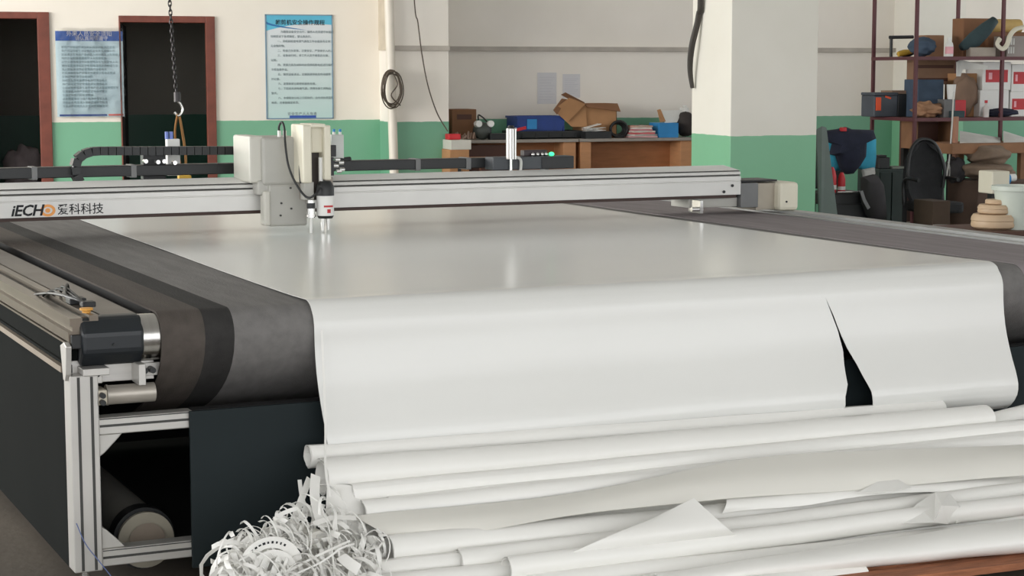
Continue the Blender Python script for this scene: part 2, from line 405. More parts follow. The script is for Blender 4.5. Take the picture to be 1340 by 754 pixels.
# notice in a plastic sleeve (left)
X0, X1, Z0, Z1 = bb(75, 41, 160, 153, WY); W_, H_ = X1-X0, Z1-Z0
po = empty('sleeved_notice', ((X0+X1)/2, pY, Z0)); tag(po, 'pale blue notice with dark blue header in a creased clear sleeve between the two doorways', 'notice')
def crk(x, z, k=1.): return -.004*k*noise.noise(Vector((x*9, z*7, 2.2)))
MB().grid(lambda u, v: (X0+W_*u, pY+crk(X0+W_*u, Z0+H_*v), Z0+H_*v), 18, 22).build('paper', mat('notice_pale_blue', (198, 220, 226), .4, var=.04), po, smooth=60, sol=.002)
MB().grid(lambda u, v: (X0+W_*u, pY-.003+crk(X0+W_*u, Z1-H_*.115*v), Z1-H_*.115*v), 18, 3).build('header', mat('notice_header_blue', (36, 84, 164), .35, var=.05), po)
MB().box(X0+.02, X0+W_*.74, pY-.006, pY, Z0+.006, Z0+.022).build('bottom_stripe', mat('notice_stripe_blue', (50, 80, 150), .4), po)
MB().box(X0+W_*.76, X1-.01, pY-.006, pY, Z0+.006, Z0+.024).build('bottom_stripe', mat('notice_stripe_red', (214, 110, 100), .4), po)
text('header_text', '外来人员安全须知', W_*.085, M_paper, po, ((X0+X1)/2, pY-.009, Z1-H_*.055), (1, 0, 0), (0, 0, 1), align='CENTER')
text('header_text', '请认真阅读遵守', W_*.07, M_paper, po, ((X0+X1)/2+.02, pY-.009, Z1-H_*.105), (1, 0, 0), (0, 0, 1), align='CENTER')
for i in range(17):
    random.seed(i*3+1)
    text('text_line', ''.join(random.sample('安全生产管理制度规定检查设备操作人员必须遵守车间现场用电防火通道', random.choice([16, 19, 20, 11]))), W_*.042, mat('pale_print', (150, 172, 178), .8, var=0), po, (X0+W_*.08, pY-.008, Z1-H_*(.2+.043*i)), (1, 0, 0), (0, 0, 1))
slv = bpy.data.materials.new('clear_sleeve'); slv.use_nodes = True; _n = slv.node_tree
_t = _n.nodes.new('ShaderNodeBsdfTransparent'); _g = _n.nodes.new('ShaderNodeBsdfGlossy'); _g.inputs['Roughness'].default_value = .18; _m = _n.nodes.new('ShaderNodeMixShader')
_f = _n.nodes.new('ShaderNodeFresnel'); _f.inputs[0].default_value = 1.28; _n.links.new(_f.outputs[0], _m.inputs[0]); _n.links.new(_t.outputs[0], _m.inputs[1]); _n.links.new(_g.outputs[0], _m.inputs[2])
_n.links.new(_m.outputs[0], _n.nodes['Material Output'].inputs[0])
def slf(u, v):
    x = X0-.01+(W_+.02)*u; z = Z0-.01+(H_+.04)*v
    return (x, pY-.018-.012*noise.noise(Vector((x*8, z*6+x*4, 5)))-.01*abs(noise.noise(Vector((x*14, z*11-x*9, 1)))), z)
MB().grid(slf, 34, 44).build('clear_sleeve', slv, po, smooth=180)

# two thin papers on the recess wall
for k, (x0, y0, x1, y1, lb) in enumerate(((703, 95, 728, 136, 'left thin sheet of paper on the recess wall above the workbench'), (736, 97, 759, 128, 'right and shorter thin paper on the recess wall above the open carton'))):
    X0, X1, Z0, Z1 = bb(x0, y0, x1, y1, RY)
    p = MB().grid(lambda u, v: (X0+(X1-X0)*u, RY-.004-.003*noise.noise(Vector((u*3, v*3, k))), Z0+(Z1-Z0)*v), 6, 8).build('wall_paper_sheet', M_paper, smooth=60, sol=.001)
    tag(p, lb, 'paper', 'papers on the recess wall')
    pr = MB()
    for i in range(9): pr.box(X0+.02, X1-.02-.02*(i % 3), RY-.0095, RY-.009, Z1-.05-(Z1-Z0-.09)*i/8, Z1-.046-(Z1-Z0-.09)*i/8)
    pr.build('printed_lines', mat('faint_print', (196, 196, 201), .8, var=0), p)

# ------------------------------------------------------------------ pipe, conduit, cable coil, cables
cyp = 17.05
pp = MB(); a = at(507, -60, cyp); b = at(518.5, 320, cyp); a = b+(a-b)*((4.59-b.z)/(a.z-b.z)); b = b+(b-a)*(b.z/(a.z-b.z)); pp.tube([a.lerp(b, i/8) for i in range(9)], .043, 16)
pipe = pp.build('wall_pipe', M_pipe, smooth=60); tag(pipe, 'white plastic downpipe standing in front of the wall corner', 'pipe')
_, _, Z0, Z1 = bb(497.5, -80, 509.5, 66, 17.3)
o = MB().box(px0-.03, px0-.001, 17.14, 17.42, Z0, Z1).build('cable_trunking', mat('trunking_beige', (200, 188, 168), .5), bev=.004); tag(o, 'narrow beige cable trunking ending high on the wall beside the white pipe', 'trunking')
cp = MB()
c0 = at(513, 116, 16.98)
for j in range(6):
    random.seed(j+40); rx = .09+random.uniform(-.012, .016); rz = .165+random.uniform(-.02, .02)
    ox, oz = random.uniform(-.012, .012), random.uniform(-.015, .015)
    cp.tube([(c0.x+ox+rx*math.cos(t*math.pi/12), 16.985-.012*j+.006*math.sin(t), c0.z+oz+rz*math.sin(t*math.pi/12)) for t in range(25)], .006, 6)
cp.tube(catmull([at(512, 92, 16.95), at(520, 110, 16.91), at(512, 125, 16.9), at(524, 138, 16.94)]), .006, 6)
coil = cp.build('cable_coil', M_wire, smooth=60); tag(coil, 'brown grey cable wound in an oval coil on the white pipe', 'cable')
cb = MB().tube(catmull([at(530, -20, 17.05)+Vector((0, 0, 2.2)), at(541, -20, 17.05), at(547, 30, 17.05), at(552, 70, 17.05), at(560, 112, 17.05), at(572, 148, 17.05), at(586, 172, 17.02)]), .006, 6)
tag(cb.build('hanging_cable', M_wire, smooth=60), 'thin grey cable hanging in a curve down to the left end of the workbench', 'cable')
cb = MB()
for k in range(2):
    cb.tube(catmull([at(916+k*3, -30, 13.8)+Vector((0, 0, 2.15)), at(916+k*3, -30, 13.8), at(913+k*3, 20, 13.85), at(904+k*3, 60, 13.9), at(902+k*2, 90, 13.95), at(906, 115, 13.97)]), .017, 8)
tag(cb.build('thick_cable', mat('dark_cable', (64, 60, 56), .6), smooth=60), 'thick dark cable looping down the left edge of the free pillar', 'cable')
# grey bundle in the first doorway
X0, X1, Z0, Z1 = bb(8, 192, 56, 262, 18.3)
st_ = empty('dark_chair', ((X0+X1)/2, 18.4, 0)); tag(st_, 'dark chair standing just inside the first doorway', 'chair')
cm = MB()
cm.box(X0, X1, 18.25, 18.7, Z0-.06, Z0).build('seat', M_doordark, st_, bev=.01)
for i in (0, 1):
    for j in (0, 1): MB().box([X0+.02, X1-.06][i], [X0+.06, X1-.02][i], [18.27, 18.64][j], [18.31, 18.68][j], 0, Z0-.06).build('leg', M_doordark, st_)
bl = MB().blob(((X0+X1)/2, 18.45, (Z0+Z1)/2), (X1-X0)/2, .18, (Z1-Z0)/2, amp=.2, fr=2.2, nu=24, nv=16, seed=3)
tag(bl.build('cloth_bundle', mat('grey_cloth', (150, 140, 142), .9, var=.2, scale=6), smooth=80), 'heaped grey cloth lying on the dark chair in the first doorway', 'cloth')

# hanging chain, hook and webbing sling
CY = 10.8
ch = empty('lifting_chain', at(232, 150, CY)); tag(ch, 'dark steel lifting chain hanging in front of the open second doorway', 'chain')
ptop = at(221, -12, CY); pbot = at(231, 128, CY); ptop = pbot+(ptop-pbot)*((4.58-pbot.z)/(ptop.z-pbot.z)); L_ = (ptop-pbot).length; nl = int(L_/.026); lk = MB()
for i in range(nl):
    c = ptop.lerp(pbot, (i+.5)/nl); hw, hh = .0085, .019; pts = []
    for t in range(13):
        q = 2*math.pi*t/12; dx = hw*math.cos(q); dz = hh*math.sin(q)
        pts.append(c+(Vector((dx, 0, dz)) if i % 2 else Vector((dx*.4, dx, dz))))
    MB().tube(pts, .0035, 5).build('link', M_chain, ch, smooth=60)
hp = at(232, 131, CY)
MB().cyl(hp+Vector((0, 0, .045)), hp-Vector((0, 0, .01)), .02, n=12).build('swivel', M_chain, ch, smooth=40)
MB().tube(catmull([hp+Vector((0, 0, 0)), hp+Vector((.022, 0, -.03)), hp+Vector((.028, 0, -.065)), hp+Vector((.005, 0, -.09)), hp+Vector((-.018, 0, -.07))]), .007, 8).build('hook', M_chrome, ch, smooth=60)
sl = MB(); top = hp+Vector((0, 0, -.08)); lowp = at(241, 236, CY)
sl.ribbon(catmull([top+Vector((0, 0, 0)), at(229, 175, CY), at(235, 210, CY), lowp]), .022, (.9, -.5, 0))
sl.ribbon(catmull([top+Vector((.01, .01, 0)), at(239, 175, CY), at(243, 205, CY), lowp+Vector((.01, .01, 0))]), .024, (.8, -.6, 0))
slo = sl.build('webbing_sling', M_strap, sol=.004, smooth=60); tag(slo, 'ochre webbing sling looped over the hook of the chain', 'sling')
MB().box(lowp.x-.035, lowp.x+.04, CY-.02, CY+.03, lowp.z-.03, lowp.z+.03).build('end_pad', M_yellow, slo, bev=.008)

# ------------------------------------------------------------------ workbench and what lies on it
DY = 17.25
zt = at(748, 182, DY).z
bx0 = at(589, 185, DY).x; bxm = at(755, 185, DY).x; bx1 = at(908, 185, DY).x
def desk(x0, x1, label, drawers):
    d = empty('workbench', ((x0+x1)/2, DY+.3, 0)); tag(d, label, 'workbench', 'wooden workbenches along the grey wall')
    MB().box(x0, x1, DY, RY-.02, zt-.03, zt).build('worktop', M_top, d, bev=.004)
    MB().box(x0+.02, x0+.13, DY+.03, RY-.06, 0, zt-.031).build('side_panel', M_woodl, d, bev=.003)
    MB().box(x1-.15, x1-.02, DY+.03, RY-.06, 0, zt-.031).build('side_panel', M_woodl, d, bev=.003)
    MB().box(x0+.13, x1-.15, DY+.3, DY+.32, .1, zt-.031).build('back_panel', M_wood, d)
    if drawers:
        MB().box(x0+.14, x0+.6, DY+.06, DY+.1, .1, zt-.05).build('front_panel', M_woodd, d, bev=.003)
    return d
desk(bx0, bxm+.02, 'left workbench with orange brown wood panels and a grey top under the blue crate', True)
desk(bxm+.03, bx1+.02, 'right workbench with one wide orange brown panel beside the free pillar', False)

def carton(name, label, x0, y0, x1, y1, Y, dep=.3, mt=None, cat='box', rz=0, flaps=0., group=None, tape=False, zoff=0):
    X0, X1, Z0, Z1 = bb(x0, y0, x1, y1, Y); mt = mt or M_card
    o = MB(); t = .006
    o.box(X0, X1, Y, Y+t, Z0, Z1); o.box(X0, X1, Y+dep-t, Y+dep, Z0, Z1); o.box(X0, X0+t, Y, Y+dep, Z0, Z1); o.box(X1-t, X1, Y, Y+dep, Z0, Z1); o.box(X0, X1, Y, Y+dep, Z0, Z0+t)
    if not flaps: o.box(X0, X1, Y, Y+dep, Z1-t, Z1)
    b = o.build(name, mt); tag(b, label, cat, group)
    if flaps:
        MB().box(X0, X1, Y-flaps*.7, Y, Z1-.004, Z1+.002, rx=math.radians(-20)).build('flap', mt, b)
        MB().box(X1, X1+flaps, Y, Y+dep, Z1-.004, Z1+.002, ry=math.radians(20)).build('flap', mt, b)
    if tape: MB().box((X0+X1)/2-.02, (X0+X1)/2+.02, Y-.001, Y+dep, Z1-.02, Z1+.001).build('tape', mat('tape', (205, 180, 140), .3), b)
    return b
def onz(x0, x1, y0, Y): return at(x0, 0, Y).x, at(x1, 0, Y).x, at(x0, y0, Y).z
# brown box left, on the bench
X0, X1, ztp = onz(589, 621, 143, 17.6)
o = MB().box(X0, X1, 17.55, 17.85, zt, ztp).build('carton', M_cardd, bev=.004); tag(o, 'brown carton against the wall at the left end of the workbench', 'box')
MB().box(X0+.05, X1-.05, 17.546, 17.55, ztp-.1, ztp-.05).build('hand_hole', M_woodd, o)
X0, X1, ztp = onz(592, 620, 163, 17.36)
o = MB()
for k in range(9):
    random.seed(k+5); x = X0+.02+(X1-X0-.04)*k/8
    o.tube([(x, 17.35+random.uniform(-.03, .05), zt+.01), (x+random.uniform(-.05, .05), 17.36, zt+random.uniform(.03, .08)), (x+random.uniform(-.06, .06), 17.4, zt+.012)], .011, 6)
tag(o.build('tangled_offcuts', mat('pale_brown_scrap', (158, 132, 116), .7), smooth=60, ), 'loose pale brown offcuts in front of the brown carton on the workbench', 'scrap', kind='stuff')
# respirator mask
mc = at(631, 168, 17.42); rs = empty('respirator_mask', (mc.x, 17.42, zt)); tag(rs, 'dark grey respirator mask with two white filters on the workbench', 'mask')
MB().blob((mc.x, 17.42, zt+.085), .095, .08, .085, amp=.05).build('face_piece', mat('dark_rubber', (72, 76, 72), .5), rs, smooth=80)
for sx_ in (-.055, .065): MB().cyl((mc.x+sx_, 17.34, zt+.155), (mc.x+sx_*1.1, 17.40, zt+.15), .032, .034, 16).build('filter', M_white, rs, smooth=40)
MB().tube(catmull([(mc.x-.04, 17.4, zt+.16), (mc.x-.03, 17.45, zt+.235), (mc.x+.02, 17.45, zt+.21), (mc.x+.06, 17.42, zt+.16)]), .008, 6).build('strap', M_chain, rs, smooth=60)
# blue crate
def crate(name, label, x0, y0, x1, Y, dep, mt, h=None, zb=None, lip=True):
    X0 = at(x0, 0, Y).x; X1 = at(x1, 0, Y).x; zb = zt if zb is None else zb; Z1 = at(x0, y0, Y).z
    c = empty(name, ((X0+X1)/2, Y+dep/2, zb)); tag(c, label, 'crate'); t = .012
    MB().box(X0, X1, Y, Y+dep, zb, zb+t).build('bottom', mt, c)
    w_ = MB().box(X0, X1, Y, Y+t, zb, Z1).box(X0, X1, Y+dep-t, Y+dep, zb, Z1).box(X0, X0+t, Y, Y+dep, zb, Z1).box(X1-t, X1, Y, Y+dep, zb, Z1); w_.build('walls', mt, c)
    MB().box(X0-.012, X1+.012, Y-.012, Y+.004, Z1-.025, Z1).box(X0-.012, X1+.012, Y+dep-.004, Y+dep+.012, Z1-.025, Z1).box(X0-.012, X0, Y, Y+dep, Z1-.025, Z1).box(X1, X1+.012, Y, Y+dep, Z1-.025, Z1).build('rim', mt, c)
    for k in range(5):
        x = X0+(X1-X0)*(k+.5)/5; MB().box(x-.006, x+.006, Y-.01, Y, zb+.01, Z1-.025).build('rib', mt, c)
    return c, X0, X1, Z1
_, cX0, cX1, cZ1 = crate('plastic_crate', 'black shallow crate under the blue crate on the workbench', 675, 172, 763, 17.4, .38, M_blk)
X0 = at(677, 0, 17.42).x; X1 = at(739, 0, 17.42).x; Zb = cZ1; Z1 = at(700, 152, 17.42).z
c = empty('plastic_crate', ((X0+X1)/2, 17.6, Zb)); tag(c, 'blue plastic crate stacked on the black crate on the workbench', 'crate')
MB().prism([(X0+.02, Zb), (X1-.02, Zb), (X1, Z1), (X0, Z1)], 17.42, 17.43, 'y').prism([(X0+.02, Zb), (X1-.02, Zb), (X1, Z1), (X0, Z1)], 17.74, 17.75, 'y').box(X0, X0+.01, 17.42, 17.75, Zb, Z1).box(X1-.01, X1, 17.42, 17.75, Zb, Z1).box(X0+.02, X1-.02, 17.42, 17.75, Zb, Zb+.01).build('walls', M_blue, c)
MB().box(X0-.015, X1+.015, 17.405, 17.42, Z1-.02, Z1).box(X0-.015, X0, 17.42, 17.75, Z1-.02, Z1).box(X1, X1+.015, 17.42, 17.75, Z1-.02, Z1).build('rim', M_blue, c)
MB().box(X0+.1, X0+.2, 17.412, 17.42, Zb+.02, Z1-.03).build('label_plate', M_blue2, c)
# black long case and red clip
X0, X1, ztp = onz(640, 678, 172, 17.33)
tag(MB().box(X0, X1, 17.3, 17.39, zt, ztp-.02).build('tool_case', M_blk, bev=.006), 'low black case left of the crates on the workbench', 'case')
p = at(683, 168, 17.27); q = MB().box(p.x-.05, p.x+.05, 17.28, 17.3, p.z-.02, p.z+.01, ry=math.radians(-12)).build('red_clamp', M_red, bev=.004)
q['label'] = 'small red clamp on the front rim of the blue crate'; q['category'] = 'clamp'
MB().cyl((p.x-.1, 17.29, p.z-.012), (p.x-.05, 17.29, p.z-.008), .014, n=10).build('clamp_handle', M_white, q, smooth=50)
# open carton with flaps
Yc = 17.45
X0 = at(764, 0, Yc).x; X1 = at(808, 0, Yc).x; Zb = at(780, 160, Yc).z; Z1 = at(780, 135.5, Yc).z
c = empty('open_carton', ((X0+X1)/2, Yc+.15, zt)); tag(c, 'light brown open carton with raised flaps behind the magazines on the workbench', 'box')
MB().box(X0, X1, Yc, Yc+.006, zt, Z1).box(X0, X1, Yc+.3, Yc+.306, zt, Z1).box(X1-.006, X1, Yc, Yc+.3, zt, Z1).box(X0, X0+.006, Yc, Yc+.3, zt, Z1).build('body', M_card, c)
def qd(name, pts, mt, par, Y0, dy=.0, th=.006, fr=FB):
    v = [at(x, y, Y0+d) for x, y, d in pts]
    return MB().add(v, [tuple(range(len(v)))]).build(name, mt, par, sol=th)
qd('flap', [(724, 144, 0), (745, 128, 0), (766, 136, .02), (742, 160, .02)], M_card, c, 17.38)
qd('flap', [(734, 124, 0), (740, 121, .0), (765, 134, .1), (762, 140, .08)], M_cardd, c, 17.4)
qd('flap', [(724, 144, 0), (735, 129, 0.06), (742, 130, .06), (729, 150, 0)], M_cardd, c, 17.36)
qd('flap', [(742, 160, .0), (766, 136, 0.0), (768, 166, 0), (748, 166, 0)], M_card, c, 17.43)
qd('flap', [(764, 135.5, .0), (808, 135.5, 0.0), (812, 146, -.08), (768, 140, -.02)], M_cardd, c, 17.43)
# papers in a black tray
X0, X1, ztp = onz(766, 800, 172, 17.3)
tr = MB().box(X0, X1, 17.27, 17.42, zt, ztp).build('paper_tray', M_blk, bev=.004); tag(tr, 'low black tray full of white papers in front of the open carton', 'tray')
o = MB()
for k in range(6):
    o.box(X0+.01, X1-.06, 17.275, 17.415, ztp+.006*k, ztp+.006*k+.003, rz=.06*(k % 3-1), ry=math.radians(4*(k % 4)-6))
o.box(X0+.02, X1-.1, 17.29, 17.4, ztp+.05, ztp+.056, ry=math.radians(-14))
tag(o.build('paper_heap', M_white), 'white papers heaped on the low black tray', 'papers')
# black hose
hc = at(810, 166, 17.4)
o = MB()
for k in range(3): o.tube([(hc.x+(.09-.01*k)*math.cos(t*.35), 17.4+.03*k, zt+.085+(.08-.01*k)*math.sin(t*.35)) for t in range(19)], .014, 8)
tag(o.build('coiled_hose', M_blk, smooth=60), 'black coiled hose standing between the white papers and the magazines', 'hose')
# magazines
random.seed(8)
for k in range(7):
    y0 = 17.28+.012*k; mx_ = at(842, 0, 17.35).x
    cols = [(206, 160, 160), (200, 198, 190), (190, 90, 92), (214, 208, 196), (180, 120, 124), (216, 210, 200), (196, 170, 150)]
    M0 = Matrix.Translation((mx_, 17.40, zt+.012+.017*k)) @ Matrix.Rotation(random.uniform(-.25, .25), 4, 'Z')
    o = MB().box(-.15+.012*k*.6, .15-.012*k, -.1, .1, -.008, .007).build('magazine', [mat('cover_%d' % k, cols[k], .4, var=.1)][0], None, M0)
    o['label'] = 'glossy magazine in the slumped red and white pile, %s' % ['lowest in the pile', 'second from the bottom', 'third from the bottom, red', 'middle of the pile', 'third from the top', 'second from the top', 'topmost of the pile'][k]
    o['category'] = 'magazine'; o['group'] = 'magazines on the workbench'
    for j in range(3):
        MB().mi(0).box(-.12+.08*j, -.08+.08*j, -.101, .1, .0072, .0082).build('cover_stripe', M_red if j % 2 == 0 else M_white, o, M0)
# blue box, paper, dark bag
X0, X1, ztp = onz(862, 888, 161, 17.33)
tag(MB().box(X0, X1, 17.3, 17.55, zt, ztp).build('blue_box', M_blue2, bev=.004), 'bright blue box under a white paper near the free pillar', 'box')
o = MB().add([at(866, 145, 17.42), at(893, 144, 17.5), at(886, 160, 17.4), at(870, 161, 17.36)], [(0, 1, 2, 3)]).build('folded_paper', M_white, sol=.006); tag(o, 'white folded sheet leaning on top of the bright blue box', 'paper')
o = MB().add([at(860, 144, 17.42), at(864, 143, 17.42), at(871, 159, 17.36), at(864, 160, 17.34)], [(0, 1, 2, 3)]).build('cardboard_scrap', M_card, sol=.008); tag(o, 'narrow brown cardboard scrap beside the white folded sheet', 'cardboard')
bc = at(897, 166, 17.45)
o = MB().blob((bc.x, 17.45, zt+.13), .09, .1, .13, amp=.12, seed=5).build('dark_bag', mat('dark_brown_cloth', (58, 52, 50), .9), smooth=80); tag(o, 'lumpy dark bag at the right end of the workbench', 'bag')
X0, X1, ztp = onz(898, 903, 138, 17.6)
tag(MB().box(X0, X1, 17.6, 17.75, zt, ztp-.02).box(X0+.01, X1-.01, 17.62, 17.7, ztp-.02, ztp).build('white_canister', M_white, bev=.01), 'white canister behind the dark bag on the workbench', 'canister')
# small cream/brown box on its end at bench left, and planks stored on a stool
X0, X1, Z0, Z1 = bb(587, 183, 612, 228, 16.9)
b2 = empty('tall_carton', ((X0+X1)/2, 16.95, 0)); tag(b2, 'tall brown carton with a cream top standing before the left bench end', 'box')
MB().box(X0, X1, 16.85, 17.15, .0, Z1-.09).build('body', M_card, b2, bev=.004)
MB().box(X0+.01, X1+.02, 16.85, 17.15, Z1-.09, Z1).build('top_band', M_beige, b2, bev=.004)
MB().box((X0+X1)/2-.02, (X0+X1)/2+.01, 16.84, 16.85, Z0+.02, Z0+.14).build('slot', M_blk, b2)
p = at(594, 178, 16.98); tag(MB().box(p.x-.06, p.x+.06, 16.95, 17.08, Z1, Z1+.055).build('red_cap_box', M_red, bev=.01), 'small red box on top of the cream topped carton', 'box')
# control: long plank
a, b = at(613, 206, 16.7), at(700, 199, 16.7)
pl = MB().box(a.x, b.x, 16.66, 16.78, a.z-.05, a.z+.0).build('plank', M_woodl, bev=.004); tag(pl, 'long light wooden plank resting on a stand before the left workbench', 'plank')
sd = empty('plank_stand', ((a.x+b.x)/2, 16.72, 0)); tag(sd, 'low dark stand carrying the long light plank', 'stand')
MB().box(a.x+.1, b.x-.1, 16.66, 16.78, a.z-.10, a.z-.051).build('cross_bar', M_woodd, sd)
for x in (a.x+.12, b.x-.16): MB().box(x, x+.05, 16.69, 16.75, 0, a.z-.10).build('leg', M_woodd, sd)

# ------------------------------------------------------------------ right-hand rack and clutter
RK = 15.0
zU = at(1250, 74, RK).z; zL = at(1255, 154, RK).z
xa = at(1200, 70, RK).x; xb = at(1313, 70, RK).x
def postpair(x, Yf, par, zb=0):
    MB().box(x-.014, x+.014, Yf, Yf+.03, zb, 3.0).build('post', M_post, par)
rk = empty('shelving_rack', ((xa+xb)/2, RK+.3, 0)); tag(rk, 'red brown steel shelving rack with two loaded shelves right of the pillar', 'shelving rack')
xe = xb+1.2; RD = .8
for x in (xa, xb, xe): postpair(x, RK, rk); postpair(x, RK+RD-.03, rk)
for z_ in (zU, zL):
    MB().box(xa-.012, xe+.02, RK+.004, RK+RD, z_-.016, z_).build('shelf', M_shelf, rk, bev=.002)
    MB().box(xa-.014, xe+.02, RK-.004, RK+.004, z_-.032, z_).build('shelf_edge', M_post, rk)
    MB().box(xa-.016, xa-.012, RK-.004, RK+RD, z_-.032, z_).build('shelf_edge', M_post, rk)
zUs, zLs = zU, zL
def rbox(name, label, x0, y0, x1, base, mt, Y=RK+.08, dep=.25, cat='box', bev=.006, rz=0, ry=0, lift=0, group=None):
    X0 = at(x0, 0, Y).x; X1 = at(x1, 0, Y).x; Z1 = at((x0+x1)/2, y0, Y).z
    o = MB().box(X0, X1, Y, Y+dep, base+lift, Z1, rz=rz, ry=ry).build(name, mt, bev=bev); tag(o, label, cat, group); return o, X0, X1, Z1
# upper shelf
Yt = RK+.6
X0 = at(1165, 0, Yt).x; X1 = at(1196, 0, Yt).x; zz = at(1180, 49, Yt).z
dr = empty('cordless_drill', ((X0+X1)/2, Yt, zUs)); tag(dr, 'black power tool with long barrel on the upper shelf, far left', 'power tool')
MB().cyl((X0, Yt, zz), (X1, Yt, zz+.005), .016, n=12).build('barrel', M_blk, dr, smooth=40)
MB().cyl((X0+.02, Yt, zz), (X0+.02, Yt, zUs), .014, n=10).build('front_handle', M_blk, dr, smooth=40)
MB().blob(((X0+X1)/2+.05, Yt, zUs+.035), .09, .05, .034, amp=.08).build('body', M_blk, dr, smooth=80)
p = at(1188, 62, Yt-.1)
o = MB().tube([(p.x-.1, Yt-.1, zUs+.025), (p.x-.03, Yt-.1, zUs+.04), (p.x+.06, Yt-.07, zUs+.05)], [.024, .03, .018], 10).build('yellow_grinder', M_yellow, smooth=50); tag(o, 'yellow handled tool lying in front of the black power tool', 'tool')
def cloth(name, label, x0, y0, x1, base, mt, Y, ry_=.13, amp=.25, seed=1, cat='bag', fr_=2.2):
    X0 = at(x0, 0, Y).x; X1 = at(x1, 0, Y).x; Z1 = at((x0+x1)/2, y0, Y).z
    o = MB().blob(((X0+X1)/2, Y+ry_, (base+Z1)/2), (X1-X0)/2, ry_, (Z1-base)/2*.97, nu=28, nv=18, amp=amp*.55, fr=fr_, seed=seed)
    for v in o.v: v.z = max(v.z, base+.001)
    o = o.build(name, mt, smooth=80); tag(o, label, cat); return o
cloth('blue_bag', 'slumped slate blue bag behind the pink bottle on the upper shelf', 1203, 48, 1233, zU, M_slate, RK+.12, seed=2)
rbox('tan_box', 'tan box behind the slate blue bag on the upper shelf', 1214, 46, 1237, zU, mat('tan_dull', (150, 112, 84), .8), Y=RK+.42, dep=.15)
b = at(1242, 72, RK+.08); bt = empty('pink_bottle', (b.x, RK+.08, zU)); tag(bt, 'white bottle with pink label and two caps on the upper shelf', 'bottle')
MB().lathe([(0, 0), (.035, 0), (.037, .01), (.036, .1), (.03, .125), (.014, .135), (.014, .15), (0, .15)], (b.x, RK+.08, zU)).build('bottle_body', M_white, bt, smooth=50)
MB().lathe([(.0375, .025), (.0375, .09)], (b.x, RK+.08, zU)).build('bottle_label', M_pink, bt, smooth=50, sol=.001)
MB().cyl((b.x, RK+.08, zU+.15), (b.x, RK+.08, zU+.175), .017, n=12).build('bottle_cap', M_white, bt, smooth=40)
rbox('brown_carton', 'dull brown carton behind the dark bag at the top of the rack', 1262, 24, 1298, zU, M_cardd, Y=RK+.4, dep=.2)
# dark garment bag slanted
gb = MB().tube([at(1258, 62, RK+.1), at(1275, 52, RK+.12), at(1290, 38, RK+.15), at(1302, 26, RK+.15)], [.035, .075, .065, .04], 16)
for v in gb.v: v.z = max(v.z, zU+.002)
tag(gb.build('green_jacket', M_teal, smooth=80), 'rolled dark green jacket slanting up in the rack', 'clothing')
X0 = at(1300, 0, RK+.3).x; X1 = at(1345, 0, RK+.3).x; z0 = at(1320, 44, RK+.3).z; z1 = at(1320, 24, RK+.3).z
rbox('brown_box', 'reddish brown box carrying the yellow roll at the right of the top shelf', 1294, 42, 1345, zU, M_cardd, Y=RK+.35, dep=.25)
o = MB().cyl((X0, RK+.43, (z0+z1)/2+.0), (X1, RK+.43, (z0+z1)/2), (z1-z0)/2*.95, n=20).build('yellow_roll', mat('tan_yellow', (188, 158, 96), .6), smooth=40); tag(o, 'tan yellow roll on top of the reddish brown box', 'roll')
rbox('grey_bag_box', 'low grey parcel on the upper shelf below the dark green jacket', 1272, 62, 1305, zU, mat('grey_parcel', (168, 158, 146), .7), Y=RK+.05, dep=.08)
o = MB().tube(catmull([at(1309, 50, RK), at(1305, 58, RK), at(1312, 64, RK-.02), at(1318, 58, RK-.02), at(1322, 46, RK-.02), at(1330, 38, RK-.02), at(1345, 35, RK-.02)]), [.012, .014, .016]+[.014]*34, 8, flat=1.6).build('cream_strap', M_cream, smooth=60); tag(o, 'curved cream strap hanging over the upper shelf edge at right', 'strap')
X0 = at(1322, 0, RK+.05).x; X1 = at(1345, 0, RK+.05).x
o = MB().box(X0, X1, RK+.08, RK+.3, zU, zU+.19).build('grey_rack_tray', mat('mid_grey_plastic', (140, 132, 126), .5)); tag(o, 'grey slotted tray behind the cream strap', 'tray')
for k in range(6): MB().box(X0+.012+.025*(k % 3), X0+.026+.025*(k % 3), RK+.076, RK+.08, zU+.03+.08*(k//3), zU+.09+.08*(k//3)).build('slot', M_wcloth, o)
# middle shelf
TQ = RK+.5
X0 = at(1147, 0, TQ).x; X1 = at(1178, 0, TQ).x; Z1 = at(1160, 121, TQ).z
tb = empty('grey_toolbox', ((X0+X1)/2, RK+.2, zLs)); tag(tb, 'dark grey toolbox with orange marks at the left of the middle shelf', 'toolbox')
MB().box(X0, X1, TQ, TQ+.25, zLs, Z1-.03).build('body', mat('slate_plastic', (70, 76, 84), .5), tb, bev=.01)
MB().box(X0-.004, X1+.004, TQ-.005, TQ+.255, Z1-.03, Z1).build('lid', mat('slate_plastic', (70, 76, 84), .5), tb, bev=.01)
MB().box(X0+.015, X0+.065, TQ-.012, TQ-.002, zLs+.06, Z1-.045).build('orange_mark', mat('orange_print', (226, 84, 40), .5), tb)
MB().box(X0+.11, X0+.17, TQ-.012, TQ-.002, Z1-.055, Z1-.038, ry=.3).build('orange_mark', mat('orange_print', (226, 84, 40), .5), tb)
o, X0, X1, Z1 = rbox('black_toolbox', 'black case with a small red mark beside the grey toolbox', 1178, 123, 1205, zLs, M_blk, Y=TQ, dep=.25, cat='toolbox')
MB().box((X0+X1)/2+.03, (X0+X1)/2+.055, TQ-.008, TQ, zLs+.04, Z1-.03).build('red_mark', M_red, o)
o = MB().box(at(1171, 0, TQ).x, at(1204, 0, TQ).x, TQ+.01, TQ+.22, Z1+.001, Z1+.032).build('brown_board', mat('brown_grey_board', (134, 110, 92), .7)); tag(o, 'flat brown board lying across the two toolboxes', 'board')
